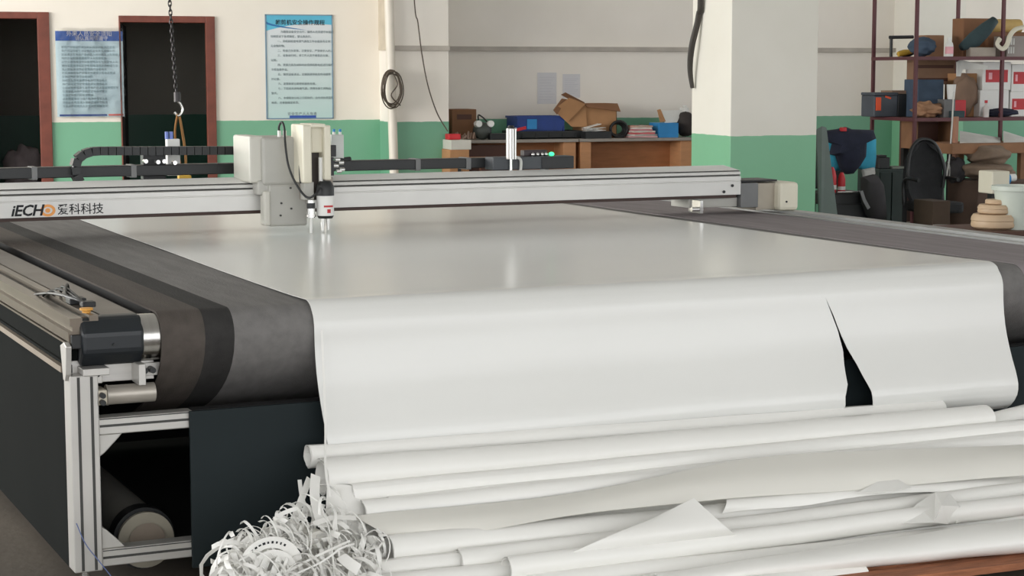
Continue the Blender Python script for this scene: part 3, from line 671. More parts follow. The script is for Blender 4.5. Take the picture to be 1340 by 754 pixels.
rbox('dark_case', 'dark blue grey case standing on the middle shelf behind the cup', 1204, 104, 1238, zL, M_slate, Y=RK+.3, dep=.25, cat='case')
cloth('shelf_scraps', 'loose brown scraps heaped in front of the dark blue grey case', 1208, 134, 1242, zL, mat('tan_scrap', (160, 122, 92), .8), RK+.05, ry_=.1, amp=.5, seed=6, cat='scrap')
bp_ = at(1246, 128, RK+.1); zc = zL
rbox('small_grey_box', 'small grey box under the white cup on the middle shelf', 1239, 130, 1254, zL, mat('mid_grey_box', (104, 104, 104), .6), Y=RK+.06, dep=.12)
zz = at(1246, 130, RK+.06).z
o = MB().lathe([(0, 0), (.032, 0), (.044, .135), (.04, .135), (.03, .01), (0, .01)], (bp_.x-.0, RK+.12, zz), 20).build('white_cup', M_white, smooth=50); tag(o, 'tall white cup on the small grey box in the rack', 'cup')
rbox('standing_carton', 'brown carton standing behind the red packet on the middle shelf', 1254, 96, 1284, zL, M_card, Y=RK+.3, dep=.2)
rbox('red_packet', 'small red packet standing on the dark green tin in the rack', 1251, 131, 1268, zL, M_red, Y=RK+.12, dep=.06)
rbox('green_tin', 'dark green tin in front of the red packet', 1249, 145, 1267, zL, M_teal, Y=RK+.02, dep=.08, cat='tin')
o = MB().grid(lambda u, v: at(1252+38*u, 78+8*v+12*abs(u-.25)*(1-v)+14*v*(1 if u < .3 else .35), RK+.1)+Vector((0, .05*math.sin(u*5), 0)), 10, 4).build('white_rag', M_wcloth, sol=.01, smooth=80); tag(o, 'white rag hanging under the upper shelf above the cartons', 'cloth')
cloth('brown_parcel', 'crumpled brown parcel between the white rag and the printed carton', 1256, 96, 1287, zL+.0, mat('brown_parcel', (132, 108, 90), .8), RK+.2, ry_=.08, amp=.3, seed=9, cat='parcel')
def printed(x0, y0, x1, base, label, Y, dep, z1=None, mark=True):
    o, X0, X1, Z1 = rbox('printed_carton', label, x0, y0, x1, base, M_white, Y=Y, dep=dep, group='white and red cartons on the rack')
    if mark: MB().box(X0+(X1-X0)*.1, X0+(X1-X0)*.88, Y-.003, Y, base+(Z1-base)*.28, base+(Z1-base)*.72).build('red_print', M_red, o); MB().box(X0+(X1-X0)*.2, X0+(X1-X0)*.32, Y-.005, Y, base+(Z1-base)*.38, base+(Z1-base)*.62).build('white_print', M_pink, o)
    return o, X0, X1, Z1
o, X0, X1, Z1l = printed(1286, 118, 1324, zL, 'plain white carton below the white and red one on the middle shelf', RK+.2, .3, mark=False)
printed(1289, 81, 1326, Z1l, 'white and red printed carton on top of the plain white carton', RK+.2, .3)
o, X0, X1, Z1r = printed(1326, 120, 1350, zL, 'lower white and red carton cut off by the right edge', RK+.2, .3)
printed(1327, 84, 1350, Z1r, 'upper white and red carton cut off by the right edge', RK+.2, .3)
b = at(1290, 150, RK+.08)
o = MB().lathe([(0, 0), (.03, 0), (.03, .09), (.012, .11), (.012, .13), (0, .13)], (b.x, RK+.08, zL)).build('clear_bottle', mat('translucent_plastic', (205, 200, 196), .3), smooth=50); tag(o, 'pale translucent bottle in front of the plain white carton', 'bottle')
MB().cyl((b.x, RK+.08, zL+.13), (b.x, RK+.08, zL+.155), .014, n=12).build('bottle_cap', M_red, o, smooth=40)
cloth('navy_rag', 'dark blue cloth heaped on the middle shelf before the white carton', 1300, 142, 1342, zL, M_navy, RK+.02, ry_=.08, amp=.3, seed=4, cat='cloth')

# below the rack
bxx = bb(1197, 76, 1250, 112, RK+.45)
o = MB().box(bxx[0], bxx[1], RK+.45, RK+.6, zL+.3, bxx[3]).build('hanging_crate', mat('dull_wood', (140, 108, 84), .7)); tag(o, 'dull wooden crate hung under the upper shelf behind the dark case', 'crate')
for k in range(2): MB().box(bxx[0]+.02, bxx[1]-.02, RK+.445, RK+.45, zL+.33+.12*k, zL+.36+.12*k).build('slat', M_woodd, o)
cX0, cX1, cZ0, cZ1 = bb(1197, 159, 1250, 192, RK+.3)
cab = empty('wooden_cabinet', ((cX0+cX1)/2, RK+.4, 0)); tag(cab, 'open wooden cabinet under the rack behind the office chair', 'cabinet')
MB().box(cX0, cX0+.03, RK+.3, RK+.55, cZ0-.02, cZ1).build('side_panel', mat('cabinet_brown', (130, 94, 66), .7), cab); MB().box(cX1-.03, cX1, RK+.3, RK+.55, cZ0-.02, cZ1).build('side_panel', mat('cabinet_brown', (130, 94, 66), .7), cab)
for x in (cX0, cX1-.05):
    for y in (RK+.3, RK+.5): MB().box(x, x+.05, y, y+.05, 0, cZ0-.02).build('leg', M_doordark, cab)
MB().box(cX0, cX1, RK+.55, RK+.58, .1, cZ1).build('back_panel', M_woodd, cab); MB().box(cX0+.03, cX1-.03, RK+.3, RK+.55, cZ0-.02, cZ0).build('shelf', mat('cabinet_brown', (130, 94, 66), .7), cab)
MB().box(cX0, cX1, RK+.3, RK+.58, cZ1, cZ1+.02).build('top', mat('cabinet_brown', (130, 94, 66), .7), cab)
X0, X1, Z0, Z1 = bb(1246, 187, 1350, 203, RK-.6)
wb = empty('packing_table', ((X0+X1)/2, RK, 0)); tag(wb, 'wooden packing table with white sheets under the second rack', 'table')
MB().box(X0, X1+.3, RK-.6, RK-.05, Z1-.09, Z1).build('tabletop', mat('dull_table_wood', (146, 106, 76), .7, var=.12), wb, bev=.004)
for x in (X0+.35, X1+.2):
    for y in (RK-.58, RK-.14): MB().box(x, x+.06, y, y+.06, 0, Z1-.09).build('leg', mat('dull_table_wood', (146, 106, 76), .7), wb)
for k, (a0, a1, lb) in enumerate(((1256, 1309, 'left bent white foam sheet on the packing table'), (1313, 1348, 'right bent white foam sheet on the packing table'))):
    o = MB().add([at(a0, 172, RK-.1), at(a1, 181+2*k, RK-.1), at(a1, 188, RK-.45), at(a0, 187, RK-.45)], [(0, 1, 2, 3)]).build('foam_sheet', M_wcloth, sol=.012); tag(o, lb, 'sheet', 'white foam sheets on the packing table')
# tan post with hanging cord
X0, X1, Z0, Z1 = bb(1247, 150, 1255, 300, 14.6)
o = MB().box(X0, X1, 14.6, 14.65, 0, zL+.02).build('wooden_post', mat('pinkish_wood', (168, 122, 100), .6, var=.1, scale=5, stretch=(1, 1, .2)), bev=.003); tag(o, 'slim pinkish wooden post standing before the rack', 'post')
MB().box(X0-.004, X1+.004, 14.594, 14.656, at(1250, 233, 14.6).z, at(1250, 229, 14.6).z).build('band', M_woodd, o)
o = MB().tube(catmull([at(1248, 120, 14.5), at(1246, 160, 14.5), at(1243, 200, 14.5), at(1241, 218, 14.5), at(1238, 234, 14.5)]), .008, 6).tube(catmull([at(1241, 212, 14.5), at(1243, 222, 14.5), at(1242, 234, 14.5)]), .007, 6).build('cotton_rope', M_wcloth, smooth=60); tag(o, 'white rope hanging in front of the slim wooden post', 'rope')
# dark sacks
def sack(label, x0, y0, x1, y1, Y, seed, mt=None, ry_=.2):
    X0, X1, Z0, Z1 = bb(x0, y0, x1, y1, Y)
    o = MB().blob(((X0+X1)/2, Y+ry_, (Z0+Z1)/2), (X1-X0)/2, ry_, (Z1-Z0)/2, nu=28, nv=18, amp=.13, seed=seed).build('sack', mt or M_sack, smooth=80); tag(o, label, 'sack', 'sacks under the packing table'); return Z0
X0, X1, Z0, Z1 = bb(1270, 235, 1345, 300, 14.3)
tag(MB().box(X0, X1, 14.2, 14.7, 0, Z1).build('dark_carton', mat('dark_brown_box', (84, 66, 56), .8), bev=.01), 'large dark brown carton under the two sacks', 'box')
sack('lower brown sack resting on the large dark carton', 1276, 212, 1342, 237, 14.2, 11); sack('upper brown sack lying across the lower one', 1282, 190, 1334, 218, 14.25, 12)
X0, X1, Z0, Z1 = bb(1256, 240, 1274, 310, 14.5)
tag(MB().box(X0-.0, X1-.01, 14.4, 14.65, 0, Z1).build('dark_bin', M_blk, bev=.01), 'black bin between the slim post and the dark carton', 'bin')
cloth('dark_rags', 'dark cloth piled on the black bin beside the slim post', 1256, 206, 1276, Z1, mat('charcoal_cloth', (58, 56, 58), .9), 14.4, ry_=.12, seed=14, cat='cloth')
# office chair
OY = 14.0
oc = at(1207, 260, OY); ch2 = empty('office_chair', (oc.x, OY+.1, 0)); tag(ch2, 'black mesh office chair with rounded back before the cabinet', 'chair')
X0, X1, Z0, Z1 = bb(1183, 184, 1233, 262, OY)
pts = []
def ocb(u, v):
    a = -1+2*u; w_ = (X1-X0)/2*(1-(abs(v-.42)/.62)**3)**.5; return ((X0+X1)/2+a*w_, OY+.06*a*a*-1+.05*math.sin(v*2.5), Z0+(Z1-Z0)*v*(1-.1*a*a*v))
MB().grid(ocb, 14, 16).build('backrest', M_mesh, ch2, smooth=80, sol=.03)
MB().tube(catmull([(X0+.01, OY-.04, Z0+.1), (X0-.0, OY-.05, (Z0+Z1)/2), (X0+.035, OY-.02, Z1-.1), (X0+.1, OY-.01, Z1-.01), ((X0+X1)/2, OY, Z1+.012), (X1-.1, OY-.01, Z1-.01), (X1-.035, OY-.02, Z1-.1), (X1, OY-.05, (Z0+Z1)/2), (X1-.01, OY-.04, Z0+.1)]), .017, 8).build('back_frame', M_blk, ch2, smooth=60)
MB().prism(rrect(X0-.0, X1+.0, OY-.42, OY+.02, .08), Z0-.09, Z0-.0, 'z').build('seat', M_mesh, ch2, bev=.02)
MB().cyl((oc.x, OY-.2, .1), (oc.x, OY-.2, Z0-.09), .03, n=14).build('gas_column', M_blk, ch2, smooth=40)
for k in range(5):
    a = k*2*math.pi/5+.3; l = MB().tube([(oc.x, OY-.2, .12), (oc.x+.28*math.cos(a), OY-.2+.28*math.sin(a), .08)], [.03, .018], 8).build('leg', M_blk, ch2, smooth=50)
    MB().cyl((oc.x+.28*math.cos(a)-.012, OY-.2+.28*math.sin(a), .032), (oc.x+.28*math.cos(a)+.012, OY-.2+.28*math.sin(a), .032), .03, n=12).build('castor', M_blk, l, smooth=40)
for s_ in (X0-.01, X1+.01): MB().tube(catmull([(s_, OY-.02, Z0-.04), (s_, OY-.02, Z0+.17), (s_, OY-.25, Z0+.18)]), .016, 8).build('armrest', M_blk, ch2, smooth=60)
X0, X1, Z0, Z1 = bb(1220, 263, 1244, 290, 13.4)
tag(MB().box(X0, X1, 13.4, 13.7, 0, Z1).build('low_carton', mat('dusty_carton', (72, 58, 46), .9), bev=.006), 'low brown carton on the floor right of the office chair', 'box')
X0, X1, Z0, Z1 = bb(1150, 221, 1184, 300, 14.5)
lk_ = empty('green_cabinet', ((X0+X1)/2, 14.7, 0)); tag(lk_, 'low dark green metal cabinet between the jacket chair and office chair', 'cabinet')
MB().box(X0, X1, 14.52, 14.9, 0, Z1).build('body', mat('dark_green_metal', (34, 50, 46), .5), lk_, bev=.006)
MB().box(X0+.015, (X0+X1)/2-.004, 14.505, 14.52, .05, Z1-.03).build('door', mat('dark_green_metal', (34, 50, 46), .5), lk_, bev=.004)
MB().box((X0+X1)/2+.004, X1-.015, 14.505, 14.52, .05, Z1-.03).build('door', mat('dark_green_metal', (34, 50, 46), .5), lk_, bev=.004)
p = at(1156, 210, 14.6); tag(MB().box(p.x-.055, p.x+.055, 14.58, 14.7, Z1, at(1156, 206, 14.6).z).box(p.x-.045, p.x+.03, 14.59, 14.69, at(1156, 206, 14.6).z, at(1156, 203, 14.6).z).build('black_speaker', M_blk, bev=.006), 'small black box on the dark green cabinet', 'box')
p = at(1172, 221, 14.6); tag(MB().box(p.x-.05, p.x+.06, 14.56, 14.7, Z1, Z1+.018).build('grey_book', mat('greenish_grey', (128, 134, 124), .7)), 'flat grey book on the dark green cabinet beside the small black box', 'book')
# chair with clothes
JY = 14.0
X0, X1, Z0, Z1 = bb(1086, 170, 1142, 251, JY)
jc = empty('black_chair', ((X0+X1)/2, JY+.2, 0)); tag(jc, 'black chair draped with a navy jacket next to the pillar', 'chair')
MB().prism(rrect(X0, X1-.02, JY-.05, JY+.4, .05), Z0-.12, Z0-.01, 'z').build('seat', M_blk, jc, bev=.015)
MB().box(X0+.02, X1-.04, JY+.4, JY+.44, Z0+.0, Z1-.02).build('backrest', M_blk, jc, bev=.015)
for x in (X0+.03, X1-.07):
    for y in (JY, JY+.36): MB().box(x, x+.03, y, y+.03, 0, Z0-.12).build('leg', M_blk, jc)
MB().box(X0+.0, X1-.02, JY-.07, JY-.05, Z0-.32, Z0-.1).build('apron', M_blk, jc, bev=.01)
MB().tube([(X0+.03, JY-.075, Z0+.0), (X1-.12, JY-.075, Z0+.0)], .008, 8).build('chrome_rail', M_chrome, jc, smooth=50)
def garment(name, label, outline, Y, th, mt, wav=.02, cat='clothing'):
    # closed outline in photo px -> thick draped cloth with folds
    vs = [at(x, y, Y) for x, y in outline]; cxx = sum(v.x for v in vs)/len(vs); czz = sum(v.z for v in vs)/len(vs); o = MB(); rings = []
    for ring, (sc, dy) in enumerate(((1, 0), (1, -th*.4), (.93, -th*.8), (.7, -th*1.1), (.35, -th*1.25))):
        rings.append([Vector((cxx+(v.x-cxx)*sc, Y+dy-(wav*noise.noise(Vector((v.x*14*sc, 0, v.z*3)))), czz+(v.z-czz)*sc)) for v in vs])
    n = len(vs); allv = sum(rings, [])+[Vector((cxx, Y-th*1.3, czz))]; fs = []
    for r_ in range(4):
        for k in range(n): fs.append((r_*n+k, r_*n+(k+1) % n, (r_+1)*n+(k+1) % n, (r_+1)*n+k))
    for k in range(n): fs.append((4*n+k, 4*n+(k+1) % n, 5*n))
    fs.append(tuple(range(n)))
    q = MB().add(allv, fs).build(name, mt, smooth=50); tag(q, label, cat); return q
sbj = garment('sky_blue_jacket', 'sky blue and white jacket hanging behind the navy jacket on the black chair', [(1076, 182), (1090, 176), (1110, 174), (1136, 174), (1145, 182), (1145, 205), (1143, 222), (1126, 222), (1108, 214), (1096, 224), (1083, 222), (1079, 205)], JY+.34, .06, M_sky)
garment('navy_jacket', 'dark navy jacket with collar hung over the black chair back', [(1077, 171), (1095, 169), (1104, 166), (1112, 169), (1140, 170), (1143, 180), (1130, 186), (1129, 205), (1122, 218), (1114, 227), (1106, 228), (1098, 220), (1093, 204), (1084, 202), (1088, 188), (1076, 184)], JY+.22, .09, M_navy)
p = at(1103, 168.5, JY+.14); tag(MB().box(p.x-.018, p.x+.018, JY+.1, JY+.17, p.z-.022, p.z+.012).build('red_tag', M_red, bev=.006), 'small red tag at the collar of the navy jacket', 'tag')
whm = garment('white_hem', '', [(1127, 222), (1143, 219), (1144, 226), (1138, 234), (1131, 238), (1129, 230)], JY+.2, .04, M_wcloth, cat=None)
whm.matrix_world = WORLD[whm.name]; _w = WORLD[sbj.name].inverted() @ WORLD[whm.name]; whm.parent = sbj; whm.matrix_local = _w
for k, (x0, x1, y0, lb) in enumerate(((1084, 1096, 219, 'left of two red bottles standing on the black chair seat'), (1099, 1108, 226, 'right and smaller of two red bottles standing on the chair seat'))):
    a_ = at((x0+x1)/2, 243, JY+.02); r_ = (at(x1, 0, JY).x-at(x0, 0, JY).x)/2; h_ = at(x0, y0, JY+.02).z-(Z0-.01)
    bt = empty('red_bottle', (a_.x, JY+.05, Z0-.01)); tag(bt, lb, 'bottle', 'red bottles on the black chair')
    MB().lathe([(0, 0), (r_, 0), (r_, h_*.65), (r_*.75, h_*.85), (r_*.4, h_), (0, h_)], (a_.x, JY+.05, Z0-.01), 20).build('bottle_body', M_red, bt, smooth=50)
    MB().lathe([(r_*1.02, h_*.12), (r_*1.02, h_*.3)], (a_.x, JY+.05, Z0-.01), 20).build('white_band', M_white, bt, smooth=50, sol=.001)
dbag = garment('dark_bag', 'dark cloth bag with a pale strap hanging right of the chair seat', [(1126, 232), (1142, 228), (1150, 240), (1152, 262), (1154, 290), (1140, 291), (1132, 280), (1126, 262)], JY-.1, .12, mat('charcoal_cloth', (58, 56, 58), .9), cat='bag')
o = MB().ribbon([at(1127, 250, JY-.3), at(1131, 262, JY-.31), at(1137, 273, JY-.31)], .03, (0, -1, 0)).build('strap', M_gbox, dbag, sol=.004)
# leaning grey sheet
v = [at(1068, 170, 14.0), at(1075, 166, 14.0), at(1081, 168, 14.0), at(1094, 300, 13.45), at(1072, 300, 13.45)]
for q_ in (3, 4): v[q_] = v[q_]+(v[q_]-v[0])*(v[q_].z/(v[0].z-v[q_].z)); v[q_].z = .011
tag(MB().add(v, [(0, 1, 2, 3, 4)]).build('leaning_board', M_grn, sol=.02), 'narrow grey green board leaning between the free pillar and the black chair', 'board')

# brown side table with tubs, box, bucket in the middle distance
TY = 11.0
zt2_ = at(1300, 302, TY).z
X0 = at(1256, 0, TY).x; X1 = at(1350, 0, TY).x+.4
sd = empty('side_table', ((X0+X1)/2, TY+.2, 0)); tag(sd, 'low red brown table behind the machine at the right edge', 'table')
MB().box(X0, X1, TY-.1, TY+.55, zt2_-.03, zt2_).build('tabletop', M_woodd, sd, bev=.004)
for x in (X0+.03, X1-.08):
    for y in (TY-.06, TY+.46): MB().box(x, x+.05, y, y+.05, 0, zt2_-.03).build('leg', M_woodd, sd)
tc_ = at(1302, 290, TY+.15)
def tub(label, cxp, wpx, y0, y1, base, Y=TY+.15):
    a0 = at(cxp-wpx/2, y1, Y); a1 = at(cxp+wpx/2, y0, Y); r = (a1.x-a0.x)/2*.98; h = a1.z-at(cxp, y1, Y).z
    o = MB().lathe([(0, 0), (r*.82, 0), (r*.97, h*.15), (r, h*.3), (r*.97, h*.55), (r, h*.6), (r*.98, h*.8), (r*.9, h), (0, h)], ((a0.x+a1.x)/2, Y, base), 36).build('tan_tub', M_tub, smooth=35); tag(o, label, 'tub', 'stacked tan tubs on the side table'); return base+h
z1 = tub('widest tan tub at the bottom of the stack on the side table', 1301, 54, 282, 302, zt2_)
z2 = tub('middle sized tan tub in the stack on the side table', 1303, 42, 269, 282, z1)
tub('smallest tan tub at the top of the stack on the side table', 1305, 28, 263, 270, z2)
# white bucket
bk = at(1345, 300, 10.6); zb_ = zt2_
X0 = at(1318, 0, 10.95).x
rb = .17; bcx = X0+rb+.06
zb1 = at(1330, 245, 10.95).z
o = MB().lathe([(0, 0), (rb*.72, 0), (rb*.96, zb1-zb_-.03), (rb*1.06, zb1-zb_-.03), (rb*1.06, zb1-zb_), (rb*.93, zb1-zb_), (rb*.7, .02), (0, .02)], (bcx, 11.1, zb_), 36).build('white_bucket', M_bucket, smooth=35); tag(o, 'greenish white bucket with thick rim cut off by the right edge', 'bucket')
MB().tube([(bcx+rb*1.05*math.cos(t*.2), 11.1+rb*.7*math.sin(t*.2)-.03, zb1-.01-.05*math.sin(t*.2)) for t in range(16)], .004, 6).build('bail_handle', M_chrome, o, smooth=50)
# beige box with blue side, behind the bucket (on the dark carton)
X0, X1, Z0, Z1 = bb(1298, 224, 1322, 254, 12.6)
o = empty('beige_device', ((X0+X1)/2, 12.7, 0)); tag(o, 'beige electrical box with a blue connector on a stand behind the bucket', 'device')
MB().box(X0, X1, 12.6, 12.8, Z0, Z1).build('housing', M_cream, o, bev=.01)
MB().cyl((X1, 12.7, (Z0+Z1)/2+.02), (X1+.05, 12.7, (Z0+Z1)/2+.02), .045, n=18).build('blue_connector', M_blue2, o, smooth=40)
MB().cyl((X1+.05, 12.7, (Z0+Z1)/2+.03), (X1+.11, 12.7, (Z0+Z1)/2+.03), .03, n=18).build('white_plug', M_white, o, smooth=40)
MB().box((X0+X1)/2-.03, (X0+X1)/2+.03, 12.68, 12.74, 0, Z0).build('stand', M_blk, o)
# metal dish on a stand
p = at(1234, 297, 12.5)
o = empty('dish_stand', (p.x, 12.5, 0)); tag(o, 'shiny metal dish on a dark stand just beyond the machine rail', 'dish')
MB().lathe([(0, 0), (.05, 0), (.085, .03), (.08, .032), (.045, .008), (0, .008)], (p.x, 12.5, p.z-.02), 28).build('dish', M_chrome, o, smooth=40)
MB().cyl((p.x, 12.5, 0), (p.x, 12.5, p.z-.02), .03, n=12).build('stand', M_blk, o, smooth=40)

# ------------------------------------------------------------------ the cutting machine
TZ = .82; YF = 5.2; YB = 10.2
mc_ = empty('cutting_machine', (3.1, 7.7, 0), FM); tag(mc_, 'large flatbed cutting machine with grey conveyor belt, silver gantry and dark side panels', 'machine')
def mp_(b, name, mt, par=None, **k): return b.build(name, mt, par or mc_, FM, **k)
# belt strips: over the drum, front curtain and return
dr_c = (5.28, .745); R = .075
def belt_prof():
    p = [(YB-.1, TZ), (8, TZ), (6.5, TZ), (5.6, TZ)]
    for k in range(12):
        a = math.radians(90+k*8.8); p.append((dr_c[0]+R*math.cos(a), dr_c[1]+R*math.sin(a)))
    p += [(5.214, .70), (5.235, .665), (5.26, .637), (5.295, .608), (5.34, .578), (5.40, .545), (5.48, .51), (5.58, .475)]
    return p
BP = belt_prof()
def strip(x0, x1, name, mt, dz=0.):
    n = len(BP); nx = 3
    o = MB().grid(lambda u, v: (x0+(x1-x0)*u, BP[min(n-1, round(v*(n-1)))][0], BP[min(n-1, round(v*(n-1)))][1]+dz), nx, n-1)
    return mp_(o, name, mt, smooth=60, sol=.006)
strip(1.336, 1.463, 'belt_strip', M_beltb, -.003)
strip(1.463, 1.55, 'belt_strip', M_beltd, -.003)
strip(1.55, 4.95, 'conveyor_belt', M_beltg, -.003)
strip(4.45, 4.955, 'belt_strip', M_beltr, -.0005)
mp_(MB().box(1.36, 4.98, 5.42, YB-.15, TZ-.06, TZ-.01), 'table_bed', M_dark)
# drum
mp_(MB().cyl((1.285, dr_c[0], dr_c[1]), (5.0, dr_c[0], dr_c[1]), .068, n=48), 'drum_roller', M_steel, smooth=40)
hx = []
cap = MB(); n = 28
pr = [(dr_c[0]+.078*math.cos(2*math.pi*k/8+.39), dr_c[1]+.076*math.sin(2*math.pi*k/8+.39)) for k in range(8)]
cap.prism(pr, 1.112, 1.29, 'x'); co = mp_(cap, 'roller_cover', M_cap, bev=.012)
mp_(MB().cyl((1.2, 5.2, .74), (1.2, 5.21, .74), .004, n=8), 'cover_screw', M_blk, co)
mp_(MB().cyl((5.0, dr_c[0], dr_c[1]), (5.14, dr_c[0], dr_c[1]), .076, n=28), 'roller_cover', M_cap, smooth=40)
# grey edge plates along the belt, left rail assembly
mp_(MB().box(1.20, 1.30, 5.36, YB, .79, .806), 'edge_plate', mat('worn_edge_plate', (136, 130, 123), .5, .5, var=.1), bev=.002)
rail = MB()
prof = [(1.08, .738), (1.08, .744), (1.09, .745), (1.09, .748), (1.08, .75), (1.08, .775), (1.092, .779), (1.092, .79), (1.085, .794), (1.085, .815), (1.12, .815), (1.12, .806), (1.14, .806), (1.14, .822), (1.165, .822), (1.165, .80), (1.18, .80), (1.18, .738)]
mp_(MB().prism(prof, 5.24, YB, 'y'), 'left_rail', mat('rail_aluminium_darkened', (122, 113, 102), .32, .9, var=.08))  # darker brown-grey base stands in for dark surroundings mirrored in the rail
mp_(MB().box(1.09, 1.18, 5.28, YB, .64, .738), 'rail_web', M_side)
mp_(MB().box(1.068, 1.082, 5.3, YB, .655, .672), 'rail_skirt', mat('warm_aluminium', (150, 138, 124), .45, .5))
mp_(MB().box(1.121, 1.139, 5.26, YB, .806, .8085), 'rail_slot', M_groove)
mp_(MB().box(1.304, 1.334, 5.40, YB, .70, .79), 'belt_gap', M_dark)
prof = [(5.0, .70), (5.0, .80), (5.01, .80), (5.01, .822), (5.045, .822), (5.045, .81), (5.07, .81), (5.07, .832), (5.15, .832), (5.15, .70)]
mp_(MB().prism(prof, 5.24, YB, 'y'), 'right_rail', mat('grey_rail', (165, 166, 165), .4, .4))
mp_(MB().box(5.046, 5.069, 5.26, YB, .81, .812), 'rail_slot', M_groove)
# rail end bracket and yellow marks
br = MB().prism([(5.235, .64), (5.26, .64), (5.29, .735), (5.24, .75), (5.21, .74), (5.222, .66)], 1.066, 1.082, 'x'); mp_(br, 'end_bracket', M_aluy, bev=.002)
mp_(MB().box(1.085, 1.12, 5.225, 5.24, .73, .77), 'rail_end_block', M_blk, bev=.003)
# orange knob + wires
mp_(MB().lathe([(0, 0), (.012, 0), (.012, .006), (.019, .008), (.019, .014), (0, .016)], (1.145, 5.30, .822), 20), 'orange_knob', mat('amber_plastic', (208, 150, 62), .5), smooth=40)
wv = MB()
for k in range(5):
    random.seed(k+3); wv.tube(catmull([(1.11+.02*k, 5.9-.04*k, .81), (1.12+.015*k, 5.72, .835+.006*k), (1.14+random.uniform(-.02, .04), 5.55, .845), (1.17, 5.42+.02*k, .835)]), .0045, 6)
mp_(wv, 'wire_bundle', M_blk, smooth=60, )
mp_(MB().box(1.14, 1.19, 5.5, 5.56, .822, .84), 'wire_clip', M_blk, bev=.003)
mp_(MB().box(1.16, 1.2, 5.42, 5.46, .822, .838), 'wire_clip', M_blk, bev=.003)
# side panels
mp_(MB().box(1.082, 1.095, 5.27, YB, .08, .68), 'side_panel', M_side, bev=.002)
mp_(MB().box(5.10, 5.115, 5.27, YB, .08, .70), 'side_panel', M_side, bev=.002)
for z_ in (.62, .60, .34, .13):
    pass
sc = MB()
for z_ in (.665, .575, .55, .28, .115): sc.cyl((1.076, 5.29, z_), (1.082, 5.29, z_), .005, n=8)
mp_(sc, 'panel_screws', M_chrome)
# aluminium profile members with slots
def profile(x0, x1, y0, y1, z0, z1, axis, name='frame_profile'):
    o = mp_(MB().box(x0, x1, y0, y1, z0, z1), name, M_aluy, bev=.003); g = MB()
    if axis == 'z':
        wdt = x1-x0
        for t in (.3, .76): g.box(x0+wdt*t-.004, x0+wdt*t+.004, y0-.0012, y0+.002, z0+.004, z1-.004)
    else:
        h_ = z1-z0; g.box(x0+.003, x1-.003, y0-.0012, y0+.002, z0+h_*.45, z0+h_*.45+.007)
        g.box(x0+.003, x1-.003, y0-.0012, y0+.002, z0+h_*.9, z0+h_*.9+.003)
    mp_(g, 'slot_groove', M_groove, o)
    return o
FY = 5.215
profile(1.075, 1.155, FY, FY+.08, .09, .655, 'z')
profile(5.03, 5.11, FY, FY+.08, .09, .70, 'z')
a1 = am(136, 541, FY); a2 = am(248, 562, FY)
profile(1.155, 1.43, FY+.01, FY+.07, am(200, 565, FY).z, am(200, 543, FY).z, 'x')
profile(1.155, 5.03, FY+.01, FY+.07, am(200, 736, FY).z, am(200, 714, FY).z, 'x')
zb0 = am(200, 736, FY).z; ztt = am(200, 565, FY).z
for z0_, s_ in ((ztt, -1), (am(200, 714, FY).z, 1)):
    mp_(MB().prism([(1.157, z0_), (1.225, z0_), (1.215, z0_+s_*.012), (1.172, z0_+s_*.055), (1.157, z0_+s_*.065)], FY+.02, FY+.06, 'y'), 'corner_gusset', M_aluy, bev=.003)
for x in (1.115, 5.07, 3.1):
    lf = mp_(MB().cyl((x, FY+.04, .0), (x, FY+.04, .018), .035, n=20), 'levelling_foot', M_blk, smooth=40)
    mp_(MB().cyl((x, FY+.04, .018), (x, FY+.04, .09), .012, n=12), 'foot_stem', M_chrome, lf, smooth=40)
    lf = mp_(MB().cyl((x, YB-.1, .0), (x, YB-.1, .018), .035, n=20), 'levelling_foot', M_blk, smooth=40)
    mp_(MB().cyl((x, YB-.1, .018), (x, YB-.1, .09), .012, n=12), 'foot_stem', M_chrome, lf, smooth=40)
# front panel
mp_(MB().box(1.415, 5.03, FY-.004, FY+.008, am(300, 738, FY).z, .53), 'front_panel', M_panel, bev=.002)
mp_(MB().box(1.43, 5.03, FY+.02, FY+.07, .49, .53), 'front_beam', M_dark)
mp_(MB().box(1.10, 5.09, 7.0, 7.02, .1, .7), 'inner_bulkhead', M_dark)
mp_(MB().box(1.10, 5.09, FY+.1, YB, .075, .085), 'bottom_plate', M_dark)
# tension roller and brackets under the drum
c_ = am(155, 516, 5.26)
mp_(MB().cyl((1.19, 5.26, c_.z), (1.325, 5.26, c_.z), .028, n=28).cyl((1.185, 5.26, c_.z), (1.19, 5.26, c_.z), .03, n=28), 'tension_roller', mat('tension_roller_grey', (176, 170, 160), .4, .5), smooth=40)
mp_(MB().box(1.125, 1.182, 5.22, 5.30, c_.z-.022, c_.z+.022), 'roller_clamp', mat('clamp_beige', (190, 182, 166), .5, .3), bev=.006)
mp_(MB().cyl((1.165, 5.2, c_.z+.008), (1.165, 5.225, c_.z+.008), .008, n=10).cyl((1.165, 5.2, c_.z-.012), (1.165, 5.225, c_.z-.012), .008, n=10), 'clamp_bolt', M_blk)
mp_(MB().box(1.09, 1.33, 5.275, 5.29, c_.z+.035, .69), 'bearing_plate', M_alu, bev=.002)
mp_(MB().box(1.15, 1.17, 5.23, 5.275, c_.z+.04, .665), 'bearing_rib', M_aluy, bev=.002)
mp_(MB().box(1.11, 1.185, 5.20, 5.275, .655, .675), 'bearing_shelf', M_aluy, bev=.002)
mp_(MB().box(1.265, 1.285, 5.19, 5.275, .62, .68), 'belt_guide', M_aluy, bev=.002)
gb_ = MB()
for x in (1.155, 1.292, 1.315): gb_.cyl((x, 5.225, .655), (x, 5.262, .655), .009, n=10)
mp_(gb_, 'guide_bolts', M_blk)
